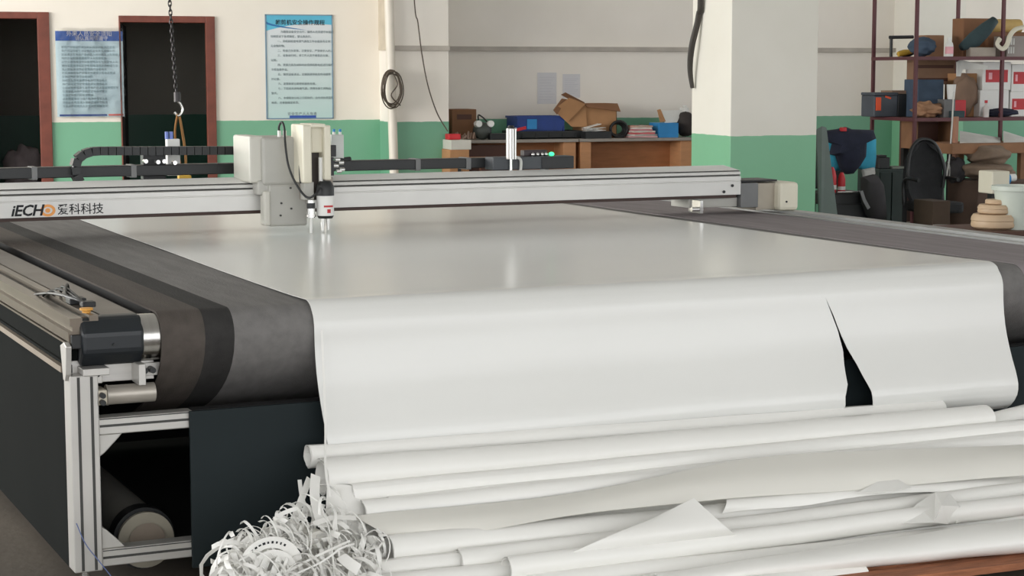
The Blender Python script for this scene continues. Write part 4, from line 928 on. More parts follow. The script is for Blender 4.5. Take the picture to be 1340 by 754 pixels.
mp_(MB().box(1.29, 1.345, 5.262, 5.275, .635, .672), 'guide_plate', M_aluy, bev=.002)
# vacuum duct inside
c_ = am(190, 714, 5.45)
du = mp_(MB().cyl((c_.x, 5.45, c_.z+.02), (c_.x, 6.9, c_.z+.02), .082, n=36), 'vacuum_duct', mat('duct_grey', (150, 148, 142), .5, .2), smooth=40)
mp_(MB().lathe([(0, 0)], (0, 0, 0), 3) if False else MB().cyl((c_.x, 5.435, c_.z+.02), (c_.x, 5.45, c_.z+.02), .085, n=36), 'duct_flange', mat('duct_flange_beige', (160, 154, 138), .5), du, smooth=40)
mp_(MB().cyl((c_.x, 5.42, c_.z+.02), (c_.x, 5.435, c_.z+.02), .055, .05, n=30), 'duct_cap', mat('duct_cap_brown', (138, 126, 112), .6), du, smooth=40)
mp_(MB().cyl((c_.x-.0, 5.46, c_.z+.02), (c_.x, 5.52, c_.z+.02), .094, n=36), 'duct_clamp', M_blk, du, smooth=40)

# gantry
GY = 7.68; GX0, GX1 = .92, 4.812
pf = [(GY, .918), (GY, .980), (GY+.003, .982), (GY+.003, .985), (GY, .987), (GY, 1.006), (GY+.012, 1.008), (GY+.012, 1.013), (GY+.002, 1.015), (GY+.005, 1.027), (GY+.014, 1.029), (GY+.014, 1.033), (GY+.008, 1.034), (GY+.16, 1.052), (GY+.18, 1.05), (GY+.18, .918)]
gm = MB(); n = len(pf)
gm.add([(GX0, a, b) for a, b in pf]+[(GX1, a, b) for a, b in pf], [])
for k in range(n):
    gm.cur = 1 if k in (12, 13) else (2 if k in (6, 10) else 0)
    gm.f.append((k, (k+1) % n, n+(k+1) % n, n+k)); gm.m.append(gm.cur)
gm.f += [tuple(range(n)), tuple(n+k for k in range(n))]; gm.m += [0, 0]
beam = mp_(gm, 'gantry_beam', [M_beam, M_beamtop, M_groove])
mp_(MB().box(GX0, GX1-.02, GY+.008, GY+.2, .903, .918), 'brush_strip', M_brown, beam)
# logo on the beam
lg0 = am(14, 284, GY); lgs = .062
text('logo_letters', 'iECH', lgs, M_inkd, beam, (lg0.x, GY-.0006, am(14, 283, GY).z), (1, 0, 0), (0, 0, 1), FM, shear=.25, off=.0016, space=.95)
oc_ = am(62.5, 275.5, GY); rg = MB(); nn_ = 36; ro, ri = .031, .019
for k in range(nn_):
    a, b = 2*math.pi*k/nn_, 2*math.pi*(k+1)/nn_
    rg.add([(oc_.x+ro*math.cos(a), GY-.001, oc_.z+ro*.8*math.sin(a)), (oc_.x+ro*math.cos(b), GY-.001, oc_.z+ro*.8*math.sin(b)), (oc_.x+ri*math.cos(b), GY-.001, oc_.z+ri*.75*math.sin(b)), (oc_.x+ri*math.cos(a), GY-.001, oc_.z+ri*.75*math.sin(a))], [(0, 1, 2, 3)])
mp_(rg, 'logo_ring', mat('logo_orange', (232, 158, 84), .5, var=0), beam)
rg = MB(); rg.add([(oc_.x+ri*.55*math.cos(2*math.pi*k/20), GY-.001, oc_.z+ri*.5*math.sin(2*math.pi*k/20)) for k in range(20)], [tuple(range(20))])
mp_(rg, 'logo_dot', mat('logo_orange', (232, 158, 84), .5, var=0), beam)
text('logo_characters', '爱科科技', .0475, M_inkd, beam, (am(75, 280, GY).x, GY-.0006, am(75, 280, GY).z), (1, 0, 0), (0, 0, 1), FM, off=.0003)
# beam end details
bl_ = MB()
for x_, y_ in ((947, 251), (958, 243)): p = am(x_, y_, GY); bl_.cyl((p.x, GY-.006, p.z), (p.x, GY, p.z), .007, n=10)
mp_(bl_, 'beam_bolts', M_blk, beam)
mp_(MB().box(GX1-.27, GX1, GY+.03, GY+.2, .858, .902), 'slider_block', M_beigeg, bev=.003)
kp = am(912, 274, GY-.05); mp_(MB().cyl((kp.x-.03, GY-.05, kp.z), (kp.x+.01, GY-.05, kp.z), .011, n=14).box(kp.x+.012, kp.x+.028, GY-.06, GY+.05, kp.z-.02, kp.z+.04), 'stop_knob', M_chrome, smooth=40)
mp_(MB().box(GX1+.002, GX1+.10, GY+.0, GY+.2, .853, .972), 'bracket_box', M_gbox, bev=.003)
mp_(MB().box(GX1+.10, GX1+.215, GY+.02, GY+.2, .838, .968), 'end_plate', mat('end_plate_warm', (168, 160, 146), .5, .3), bev=.003)
mp_(MB().box(GX1-.1, GX1+.22, GY+.02, GY+.2, .975, .984), 'top_cover_strip', M_blk, bev=.002)
mp_(MB().box(GX1+.205, GX1+.315, GY-.03, GY+.2, .833, .972), 'end_cover', M_cream, bev=.018)
p = am(1029, 264, GY-.03); mp_(MB().cyl((p.x, GY-.034, p.z), (p.x, GY-.028, p.z), .005, n=10), 'cover_screw', M_blk)
mp_(MB().box(.92, 1.17, GY, GY+.22, .833, .902), 'slider_block', M_beigeg, bev=.003)
# cable tray behind the beam
TYb = 7.96
trm = MB().box(1.0, 4.05, TYb, TYb+.08, 1.060, 1.106); tray = mp_(trm, 'cable_tray', M_blk, bev=.003)
for x_ in (45, 175, 547, 613): p = am(x_, 225, TYb); mp_(MB().box(p.x-.012, p.x+.012, TYb-.006, TYb+.09, 1.054, 1.109), 'tray_clip', M_gbox, tray, bev=.002)
mp_(MB().box(1.1, 1.12, TYb, TYb+.05, 1.03, 1.062).box(2.5, 2.52, TYb, TYb+.05, 1.03, 1.062).box(3.9, 3.92, TYb, TYb+.05, 1.03, 1.062).box(1.1, 4.0, TYb-.03, TYb+.05, 1.028, 1.034), 'tray_support', M_gbox, tray)
# drag chain: separate links following a path
path = [am(104, 238, TYb), am(98, 226, TYb), am(98, 214, TYb), am(104, 204, TYb), am(116, 198.5, TYb)] + [am(128+i*10.3, 197.6-.04*i, TYb) for i in range(21)]
pth = catmull(path, 5); seg = []; acc = 0; step = .034; last = pth[0]; seg.append(pth[0])
for p in pth[1:]:
    while (p-last).length >= step: last = last+(p-last).normalized()*step; seg.append(last)
dc = empty('drag_chain', (0, 0, 0)); bpy.data.objects.remove(dc)
cho = mp_(MB().tube(pth, .011, 6), 'drag_chain', M_blk, smooth=60)
for i in range(len(seg)-1):
    a_, b_ = seg[i], seg[i+1]; c = (a_+b_)/2; d = b_-a_; an = math.atan2(d.z, d.x)
    mp_(MB().box(c.x-.0155, c.x+.0155, TYb-.03, TYb+.03, c.z-.018, c.z+.018, ry=-an), 'chain_link', M_blk, cho)
# rear pneumatic fittings on the tray, left
p0 = am(213, 172, 7.90); p1 = am(231, 200, 7.90)
pn = mp_(MB().box(am(214, 0, 8.06).x, am(231, 0, 8.06).x, 8.05, 8.085, am(220, 230, 8.06).z, am(220, 182, 8.06).z), 'valve_body', M_white, bev=.004)
for x_ in (218.5, 224.5): p = am(x_, 176, 8.06); mp_(MB().cyl((p.x, 8.065, p.z-.02), (p.x, 8.065, p.z+.012), .008, n=12), 'blue_fitting', mat('fitting_blue', (110, 130, 200), .4), pn, smooth=40)
for x_, y_ in ((190, 211), (214, 211), (206, 212), (228, 213)): p = am(x_, y_, 7.94); mp_(MB().cyl((p.x, 7.925, p.z), (p.x, 7.955, p.z), .009, n=12), 'silver_fitting', M_chrome, pn, smooth=40)
p = am(208, 205, 8.0); mp_(MB().box(p.x-.07, p.x+.03, 8.0, 8.05, p.z-.10, p.z+.03), 'valve_bracket', M_blk, bev=.004)
# control box on the right half of the tray
p0 = am(645, 0, 7.86); p1 = am(709, 0, 7.86); p2 = am(752, 0, 7.86); zt_ = am(700, 205, 7.86).z
cbx = mp_(MB().box(p0.x, p2.x, 7.86, 7.955, 1.053, zt_), 'control_box', mat('control_box_grey', (66, 70, 74), .5), bev=.004)
mp_(MB().box(p1.x, p2.x-.004, 7.855, 7.862, 1.056, zt_-.004), 'box_front', M_blk, cbx, bev=.002)
a_ = am(683, 206, 7.93); b_ = am(714, 196, 7.93)
mp_(MB().box(a_.x, b_.x, 7.91, 7.95, zt_, b_.z), 'display', mat('display_dark', (50, 36, 40), .4), cbx, bev=.004)
for x_ in (697, 703, 709, 714): p = am(x_, 204.5, 7.9); mp_(MB().blob((p.x, 7.895, zt_+.008), .009, .009, .009, amp=0, nu=10, nv=6), 'white_button', M_chrome, cbx, smooth=80)
p = am(721, 205.5, 7.9); mp_(MB().blob((p.x, 7.895, zt_+.009), .014, .012, .01, amp=0, nu=12, nv=8), 'green_lamp', M_led, cbx, smooth=80)
p = am(666, 0, 7.87); zc1 = am(666, 168, 7.87).z; zc0 = am(666, 208, 7.87).z
cl = mp_(MB().cyl((p.x, 7.85, zc0), (p.x, 7.85, zc1), .0225, n=24), 'air_cylinder', mat('cylinder_grey_white', (190, 188, 184), .3, .3), smooth=40)
mp_(MB().cyl((p.x, 7.85, zc1), (p.x, 7.85, zc1+.014), .018, .012, n=20), 'cylinder_cap', M_blk, cl, smooth=40)
for dx_ in (-.012, .0, .014): mp_(MB().cyl((p.x+dx_, 7.828, zc0), (p.x+dx_, 7.828, zc1-.004), .003, n=8), 'tie_rod', M_chrome, cl, smooth=40)
mp_(MB().cyl((p.x, 7.85, 1.03), (p.x, 7.85, zc0), .008, n=12), 'piston_rod', M_chrome, cl, smooth=40)
mp_(MB().tube(catmull([(p.x+.02, 7.85, zc0+.01), (p.x+.05, 7.85, zc0-.005), (p.x+.05, 7.85, 1.05)]), .007, 8), 'air_hose', M_wcloth, cl, smooth=60)

# carriage (head)
HY = GY-.1
def hb_(x0, y0, x1, y1, Y, dep): a = am(x0, y1, Y); b = am(x1, y0, Y); return MB().box(a.x, b.x, Y, Y+dep, a.z, b.z)
car = mp_(hb_(344, 179, 398, 243, HY+.02, .26), 'carriage_housing', M_beigeg, bev=.012)
mp_(hb_(327, 178, 346, 240, HY+.04, .24), 'housing_side', M_beige, car, bev=.01)
mp_(hb_(352, 240, 402, 297, HY+.02, .06), 'carriage_plate', M_beigeg, bev=.01)
mp_(hb_(338, 236, 356, 256, HY+.03, .22), 'plate_shoulder', M_beigeg, bev=.008)
mp_(hb_(346, 250, 354, 296, HY+.01, .06), 'plate_edge', M_beige, bev=.008)
for x_, y_ in ((368, 266), (380, 246), (367, 282), (381, 273)): p = am(x_, y_, HY+.02); mp_(MB().cyl((p.x, HY+.014, p.z), (p.x, HY+.02, p.z), .0045, n=8), 'plate_screw', M_groove, smooth=40)
# cream U-shaped vertical cover
H2 = HY-.10
cv = mp_(hb_(397, 163, 408, 240, H2, .16), 'head_cover', M_cream, bev=.008)
mp_(hb_(425, 164, 433, 236, H2, .16), 'cover_wing', M_cream, cv, bev=.006)
mp_(hb_(407, 163, 426, 200, H2+.03, .12), 'cover_back', M_cream, cv, bev=.005)
mp_(hb_(407, 162, 426, 167, H2+.0, .15), 'cover_top', M_cream, cv, bev=.004)
mp_(hb_(408, 196, 425, 262, H2+.07, .09), 'spindle_plate', mat('dark_grey_metal', (74, 68, 64), .5, .3), cv, bev=.003)
mp_(hb_(396, 232, 436, 262, H2+.08, .08), 'spindle_mount', mat('warm_grey_metal', (150, 142, 132), .5, .4), cv, bev=.004)
p = am(417, 0, H2+.03); z0_, z1_ = am(417, 243, H2+.03).z, am(417, 206, H2+.03).z
th = mp_(MB().cyl((p.x, H2+.03, z0_), (p.x, H2+.03, z1_), .0095, n=16), 'guide_cylinder', M_white, smooth=40)
p = am(427, 0, H2+.04); mp_(MB().cyl((p.x, H2+.04, am(0, 246, H2).z), (p.x, H2+.04, am(0, 205, H2).z), .006, n=10), 'guide_rod', M_chrome, th, smooth=40)
# right tool: black collar, white motor body with red mark, blade
p = am(422.5, 0, H2+.02); zA, zB, zC, zD = am(422, 282, H2+.02).z, am(422, 256, H2+.02).z, am(422, 244, H2+.02).z, am(422, 237, H2+.02).z
tl = mp_(MB().cyl((p.x, H2+.02, zA), (p.x, H2+.02, zB), .0365, n=32), 'cutting_tool', M_white, smooth=40)
mp_(MB().lathe([(.038, zB), (.038, zC), (.024, zD), (0, zD)], (p.x, H2+.02, 0), 32), 'tool_collar', M_blk, tl, smooth=40)
mp_(MB().cyl((p.x, H2+.02, zA-.012), (p.x, H2+.02, zA), .03, .036, n=28), 'tool_shoulder', M_blk, tl, smooth=40)
for dz0, dz1, wd in ((.036, .044, .022), (.012, .028, .008)):
    rg = MB(); m_ = 6
    for k in range(m_):
        a_ = -math.pi/2 + .1+ (k/m_-.5)*2*wd/.0365; b_ = -math.pi/2 + .1+((k+1)/m_-.5)*2*wd/.0365
        rg.add([(p.x+.037*math.cos(a_), H2+.02+.037*math.sin(a_), zA+dz0), (p.x+.037*math.cos(b_), H2+.02+.037*math.sin(b_), zA+dz0), (p.x+.037*math.cos(b_), H2+.02+.037*math.sin(b_), zA+dz1), (p.x+.037*math.cos(a_), H2+.02+.037*math.sin(a_), zA+dz1)], [(0, 1, 2, 3)])
    mp_(rg, 'red_mark', M_red, tl)
for dx_, zz_ in ((-.012, .0), (.012, .006)): mp_(MB().cyl((p.x+dx_, H2+.02, TZ+.012+zz_), (p.x+dx_, H2+.02, zA-.012), .0065, .01, n=14), 'tool_foot', M_chrome, tl, smooth=40)
mp_(MB().box(p.x-.001, p.x+.001, H2+.016, H2+.024, TZ+.006, zA), 'blade', M_steel, tl)
# left tool
p = am(403.5, 0, H2+.02); zE = am(403, 262, H2+.02).z; zF = am(403, 285, H2+.02).z
t2 = mp_(MB().cyl((p.x, H2+.02, zF), (p.x, H2+.02, zE), .017, n=24), 'marking_tool', M_chrome, smooth=40)
mp_(MB().cyl((p.x, H2+.02, zF+.004), (p.x, H2+.02, zF+.014), .022, n=24), 'tool_ring', M_steel, t2, smooth=40)
mp_(MB().cyl((p.x, H2+.02, zE-.035), (p.x, H2+.02, zE-.012), .0178, n=24), 'tool_band', M_blk, t2, smooth=40)
mp_(MB().cyl((p.x, H2+.02, TZ+.008), (p.x, H2+.02, zF), .0065, n=14), 'tool_tip', M_white, t2, smooth=40)
mp_(hb_(398, 238, 411, 262, H2+.03, .05), 'tool_clamp', M_beigeg, bev=.004)
# cables
mp_(MB().tube(catmull([am(366, 178, HY+.06), am(365, 166, HY+.05), am(369, 160, HY+.04), am(372, 168, HY+.02), am(373, 185, HY), am(377, 215, HY-.03), am(387, 240, HY-.06), am(401, 258, H2), am(412, 255, H2-.03), am(419, 246, H2-.01)]), .005, 8), 'tool_cable', M_blk, smooth=60)
mp_(MB().tube(catmull([am(393, 240, H2+.04), am(392, 215, H2+.06), am(396, 208, H2+.08)]), .004, 8), 'tool_cable', M_blk, smooth=60)
for x_ in (365.5, 372.5): p = am(x_, 174, HY+.05); mp_(MB().cyl((p.x, HY+.05, p.z-.018), (p.x, HY+.05, p.z+.01), .008, n=12), 'cable_gland', M_white, smooth=40)
# pneumatic block right of the cover
pb_ = mp_(hb_(434, 176, 450, 208, HY+.1, .05), 'solenoid_block', mat('pale_grey_plastic', (196, 200, 196), .4), bev=.003)
for x_ in (437, 445): p = am(x_, 175, HY+.12); mp_(MB().cyl((p.x, HY+.12, p.z-.01), (p.x, HY+.12, p.z+.008), .0065, n=12), 'fitting_base', M_white, pb_, smooth=40); mp_(MB().cyl((p.x, HY+.12, p.z+.008), (p.x, HY+.12, p.z+.02), .006, n=12), 'blue_button', M_blue2, pb_, smooth=40)
mp_(hb_(433, 190, 440, 205, HY+.07, .03), 'black_connector', M_blk, pb_, bev=.002)
mp_(hb_(432, 206, 437, 230, HY+.06, .08), 'black_bracket', M_blk, bev=.002)
for x_, y_ in ((441, 209), (446, 213), (439, 217), (447, 222), (443, 224)): p = am(x_, y_, HY+.09); mp_(MB().cyl((p.x-.01, HY+.09, p.z), (p.x+.012, HY+.09, p.z), .0085, n=10), 'silver_fitting', M_chrome, pb_, smooth=40)
mp_(MB().cyl((am(440, 0, HY+.1).x, HY+.1, am(0, 219, HY+.1).z), (am(458, 0, HY+.1).x, HY+.12, am(0, 218, HY+.1).z), .01, n=10), 'black_joint', M_blk, smooth=40)

# ------------------------------------------------------------------ the vinyl sheet on the table
SL0, SL1, SR0, SR1 = 1.79, 1.88, 4.34, 4.36     # left front/back, right front/back
sp = [(9.9, .003), (9.0, .003), (8.2, .003), (7.4, .003), (6.8, .003), (6.2, .003), (5.8, .003), (5.55, .004), (5.42, .005)]
P2 = [(y, TZ+z) for y, z in sp]
for k in range(13):
    a = math.radians(90+k*7.2); P2.append((5.275+.082*math.cos(a), .746+.082*math.sin(a)))
P2 += [(5.1905, .70), (5.186, .66), (5.179, .62), (5.168, .58), (5.154, .54), (5.138, .50), (5.122, .465), (5.113, .44), (5.108, .42), (5.108, .40), (5.114, .38), (5.127, .36), (5.147, .34), (5.17, .325)]
tear_l = [(.790, 3.527), (.745, 3.556), (.67, 3.588), (.60, 3.607), (.54, 3.622), (.48, 3.632), (.44, 3.627), (.40, 3.606), (.33, 3.58)]
tear_r = [(.790, 3.527), (.745, 3.566), (.67, 3.607), (.60, 3.640), (.54, 3.676), (.48, 3.712), (.44, 3.734), (.40, 3.744), (.33, 3.735)]
pk = am(1080, 390, 5.19)
def interp(tb, z):
    if z >= tb[0][0]: return tb[0][1]
    for (z0, x0), (z1, x1) in zip(tb, tb[1:]):
        if z >= z1: t = (z0-z)/(z0-z1); return x0+(x1-x0)*t
    return tb[-1][1]
def tl_(pts):
    o = []
    for x, y in pts:
        Yq = 5.17
        for _ in range(4):
            q = am(x, y, Yq); best = min(P2[14:], key=lambda s_: abs(s_[1]-q.z)); Yq = best[0]
        o.append((q.z, q.x))
    return sorted(o, reverse=True)
tear_l = tl_([(1080, 390), (1088, 412), (1095, 432), (1102, 458), (1106, 480), (1108, 503), (1105, 520), (1101, 541), (1097, 556)])
tear_r = tl_([(1080, 390), (1090, 412), (1099, 434), (1108, 456), (1119, 476), (1131, 494), (1139, 512), (1141, 526), (1139, 541), (1137, 556)])
# refine the lower profile rows
PP = []
for i, (a, b) in enumerate(zip(P2, P2[1:])):
    k_ = 3 if i >= 15 else (1 if i > 8 else 3)
    for j in range(k_): t = j/k_; PP.append((a[0]+(b[0]-a[0])*t, a[1]+(b[1]-a[1])*t))
PP.append(P2[-1])
rows_ = []; NL, NR = 40, 14
ytop = tear_l[0][0]
vs = []; fs = []; front0 = next(i for i, p in enumerate(PP) if p[0] < 5.26)
for i, (y, z) in enumerate(PP):
    tb_ = min(1, max(0, (y-5.2)/4.5)); xl = SL0+(SL1-SL0)*tb_; xr = SR0+(SR1-SR0)*tb_
    if i > front0: xl += .02*((ytop-z)/.5)**2 if z < ytop else 0
    zc_ = z if i > front0 else 9
    a, b = interp(tear_l, zc_), interp(tear_r, zc_)
    row = []
    for k in range(NL+1):
        row.append((xl+(a-xl)*k/NL, k/NL*.62))
    for k in range(NR+1):
        row.append((b+(xr-b)*k/NR, .62+k/NR*.38))
    for x, u in row:
        yy, zz = y, z
        if z > TZ-.01: zz += .006*max(0, u-.3)*(1 if y > 5.3 else .9)*(1-min(1, max(0, (y-5.6)/1.5))) + .0016*(1+noise.noise(Vector((x*1.6, y*1.2, 3))))
        else:
            q_ = (TZ-z)/.45
            yy += .012*q_*noise.noise(Vector((x*1.1, 0, z*1.0)))*1.5 - .02*q_*max(0, u-.9)*5*q_
        vs.append(Vector((x, yy, zz)))
nc = NL+NR+2
for i in range(len(PP)-1):
    for k in range(nc-1):
        if k == NL: continue
        fs.append((i*nc+k, i*nc+k+1, (i+1)*nc+k+1, (i+1)*nc+k))
sheet = MB().add(vs, fs).build('vinyl_sheet', M_vinyl, None, FM, smooth=80, weld=True, sol=.0016)
tag(sheet, 'wide glossy white vinyl sheet on the machine, hanging over its front, with one slit', 'sheet')

# ------------------------------------------------------------------ pallet, rolls and scrap in front
pz = .10
pal = empty('wooden_pallet', (3.1, 4.6, 0), FM); tag(pal, 'reddish brown wooden pallet under the heap of white rolls', 'pallet')
MPAL = FM @ Matrix.Translation((3.15, 4.155, 0)) @ Matrix.Rotation(math.radians(-2), 4, 'Z')
for k in range(7):
    random.seed(k)
    MB().box(-1.25, 1.35, .0+k*.125, .095+k*.125, pz-.022, pz, ry=random.uniform(-.002, .002)).build('plank', M_pallet, pal, MPAL, bev=.003)
for k in range(3):
    x = -1.2+k*1.15; MB().box(x, x+.1, .0, .85, .0, pz-.0225).build('bearer', M_pallet, pal, MPAL, bev=.003)

def roll(label, L, Rr, YL, YR, r0_, r1_=None, turns=1.7, sq=1., seed=0, name='vinyl_roll', group='white vinyl rolls heaped on the pallet', top=True, mt=None, sag=0., ns=30, ph=0., open_=.0):
    """L,Rr: photo px on the roll's top silhouette at its two ends"""
    r1_ = r0_ if r1_ is None else r1_
    a = am(L[0], L[1], YL); b = am(Rr[0], Rr[1], YR)
    a.z -= r0_*sq*(1.0); b.z -= r1_*sq*1.0
    nt = 34; o = MB(); vs = []
    for i in range(ns+1):
        t = i/ns; c = a.lerp(b, t); r = r0_+(r1_-r0_)*t
        c.z -= sag*math.sin(math.pi*t)
        c.y += .006*noise.noise(Vector((t*4, seed*3.1, 0))); c.z += .005*noise.noise(Vector((t*5, seed*1.7, 4)))
        for k in range(nt+1):
            q = k/nt*turns*2*math.pi; rr = r*(1-.13*(k/nt)*turns)*(1+.05*noise.noise(Vector((t*3, math.cos(q)*1.3, math.sin(q)*1.3+seed))))
            if i in (0,): rr *= 1.03
            vs.append(Vector((c.x+(.006*noise.noise(Vector((q*.8, seed, 0))) if i in (0, ns) else 0), c.y+rr*math.cos(q+ph)*1.0, c.z+rr*sq*math.sin(q+ph))))
    fs = [(i*(nt+1)+k, i*(nt+1)+k+1, (i+1)*(nt+1)+k+1, (i+1)*(nt+1)+k) for i in range(ns) for k in range(nt)]
    o.add(vs, fs); q = o.build(name, mt or M_vinylb, None, FM, smooth=80, sol=.0014); tag(q, label, 'roll', group); return q
def rollz(label, x0, x1, Y, z, r, **k):          # plain position in machine coordinates (those low in the heap)
    def px_(P):
        Pw = P.x*ex+P.y*ey+Vector((0, 0, P.z))-CO; kk = Pw.dot(fw); return (670+F*Pw.dot(rt)/kk, 377-F*Pw.dot(up)/kk)
    return roll(label, px_(Vector((x0, Y, z+r))), px_(Vector((x1, Y, z+r))), Y, Y, r, **k)
# visible rolls, from the back and top to the front and bottom
roll('rearmost slim white roll end peeping out left behind the hanging sheet', (402, 581), (1230, 523), 5.12, 5.12, .036, seed=1, ph=2)
roll('thick uppermost white roll directly below the hanging sheet', (420, 602), (1291, 530), 5.005, 4.99, .062, .05, sq=.85, seed=2, ph=1)
roll('second white roll below the hanging sheet, left end above the folded one', (458, 632), (1345, 547), 4.93, 4.93, .036, seed=3, ph=2.5)
roll('third white roll, with its cut left end just above the wide folded sheet', (474, 655), (1345, 566), 4.865, 4.88, .037, seed=4, ph=0)
roll('rear white roll with pointed right end beside the sheet corner', (1240, 556), (1350, 527), 5.04, 5.08, .03, seed=15, ph=1)
roll('fourth white roll partly under the wide folded sheet', (520, 690), (1345, 603), 4.80, 4.80, .05, seed=5)
roll('white roll with bright rounded left end under the wide folded sheet', (508, 702), (1200, 634), 4.70, 4.72, .044, seed=6, ph=1.2)
roll('white roll with open left end below the bright rounded one', (484, 733), (1180, 656), 4.64, 4.655, .036, seed=7, ph=2)
roll('long white roll running right under the curled corner flap', (500, 752), (1345, 665), 4.565, 4.55, .040, seed=8)
roll('long white roll second from the front of the heap', (560, 765), (1345, 680), 4.495, 4.47, .036, seed=9)
roll('front white roll low in the heap above the pallet edge', (600, 778), (1345, 698), 4.43, 4.38, .034, seed=10)
roll('large flattened white roll widening to the right at the front', (860, 752), (1350, 680), 4.36, 4.25, .035, .095, sq=.5, seed=11, turns=1.4)
roll('slim white roll lowest at the front of the heap', (640, 790), (1130, 738), 4.31, 4.27, .028, seed=12)
roll('flattened white roll ending just above the pallet edge', (560, 792), (1240, 716), 4.36, 4.33, .04, sq=.8, seed=31)
roll('short white roll with rounded right end behind the crumpled flap', (1190, 652), (1330, 643), 4.66, 4.66, .034, seed=13, ph=2)
for j, (Y_, z_, r_, x0_, x1_, lb) in enumerate((
    (5.08, .165, .042, 1.92, 4.3, 'hidden white roll at the back bottom of the heap'),
    (5.0, .255, .045, 1.9, 4.3, 'white roll inside the heap below the thick uppermost one'),
    (4.99, .165, .042, 1.95, 4.2, 'white roll on the pallet second from the back'),
    (4.9, .17, .045, 1.95, 4.2, 'white roll on the pallet third from the back'),
    (4.80, .17, .045, 1.95, 4.1, 'white roll on the pallet in the middle of the heap'),
    (4.71, .165, .040, 1.95, 4.1, 'white roll on the pallet under the bright rounded one'),
    (4.62, .16, .038, 2.0, 4.1, 'white roll on the pallet behind the two front ones'),
    (4.52, .155, .034, 2.1, 4.0, 'white roll on the pallet near the front edge'),
    (4.89, .26, .042, 1.9, 4.3, 'white roll in the second layer of the heap'))):
    rollz(lb, x0_, x1_, Y_, z_, r_, seed=20+j, group='white vinyl rolls heaped on the pallet')
# wide folded sheet lying over the rolls (band)
def band(label, tops, bots, nrow=8, bulge=.015, name='folded_sheet', seed=0, mt=None):
    """tops/bots: lists of (px,py,Y) sampled left to right"""
    T = catmull([am(*q) for q in tops], 5); B = catmull([am(*q) for q in bots], 5); n = len(T)-1
    def fn(u, v):
        i = min(n, round(u*n)); p = T[i].lerp(B[i], v); s_ = math.sin(v*math.pi)
        p.y -= bulge*s_; p.z += bulge*.5*s_+.006*noise.noise(Vector((u*5, v*2, seed)))
        return p
    o = MB().grid(fn, n, nrow).build(name, mt or M_vinylb, None, FM, smooth=80, sol=.0016); tag(o, label, 'sheet', None); return o
band('wide folded white sheet draped across the middle of the heap', [(462, 676, 4.82), (620, 661, 4.82), (800, 637, 4.80), (960, 604, 4.78), (1140, 590, 4.78), (1345, 582, 4.78)],
     [(520, 716, 4.72), (650, 692, 4.68), (800, 668, 4.68), (960, 652, 4.64), (1140, 640, 4.64), (1345, 622, 4.66)], bulge=.02, mt=M_vinylc)
band('flat white sheet below the wide folded one at the right of the heap', [(950, 650, 4.69), (1060, 634, 4.69), (1180, 628, 4.69), (1345, 624, 4.69)], [(945, 672, 4.66), (1060, 660, 4.64), (1180, 645, 4.635), (1345, 645, 4.64)], bulge=.012, seed=3)
# curled corner flap
def patch(label, name, c00, c10, c01, c11, curl, nu=14, nv=14, mt=None, fr_=None, cat='sheet'):
    a, b, c, d = [am(*q) for q in (c00, c10, c01, c11)]
    def fn(u, v):
        p = a*(1-u)*(1-v)+b*u*(1-v)+c*(1-u)*v+d*u*v
        k = curl(u, v); return p+Vector(k)
    o = MB().grid(fn, nu, nv).build(name, mt or M_vinylb, None, FM, smooth=80, sol=.0016); tag(o, label, cat); return o
patch('curled white corner flap standing up in the middle of the heap', 'curled_flap', (746, 724, 4.50), (964, 700, 4.50), (852, 680, 4.55), (908, 652, 4.57),
      lambda u, v: (-.006*math.sin(math.pi*v)*u, -.045*math.sin(math.pi*v)*(.4+.6*u), .010*math.sin(math.pi*v)*(1-2*u)))
# crumpled flap with facets
cf = MB(); V = [am(1172, 686, 4.50), am(1200, 660, 4.54), (am(1224, 644, 4.58)), am(1242, 646, 4.57), am(1257, 663, 4.50), am(1240, 686, 4.49), am(1232, 662, 4.46), am(1222, 684, 4.44), am(1264, 663, 4.55), am(1275, 674, 4.52), am(1251, 685, 4.49)]
cf.add(V, [(0, 1, 7), (1, 2, 7), (2, 6, 7), (2, 3, 6), (3, 4, 6), (6, 4, 5), (7, 6, 5), (4, 8, 10), (8, 9, 10)])
tag(cf.build('crumpled_flap', M_vinylb, None, FM, sol=.002), 'small crumpled white flap with sharp creases right of the curled one', 'sheet')
cf = MB().add([am(1122, 645, 4.62), am(1148, 631, 4.65), am(1175, 628, 4.65), am(1193, 638, 4.6), am(1160, 644, 4.6)], [(0, 1, 2, 3, 4)])
tag(cf.build('flat_flap', M_vinylb, None, FM, sol=.002), 'small flat white flap left above the crumpled one', 'sheet')

# sheet edge thread
o = MB().ribbon(catmull([am(421, 432, 5.15), am(424, 500, 5.10), am(426, 560, 5.03), am(426, 612, 4.93), am(432, 650, 4.86)]), .007, (0, -1, 0)).build('trim_strip', M_vinylb, None, FM, sol=.001); tag(o, 'very narrow white strip hanging along the left edge of the sheet', 'strip')
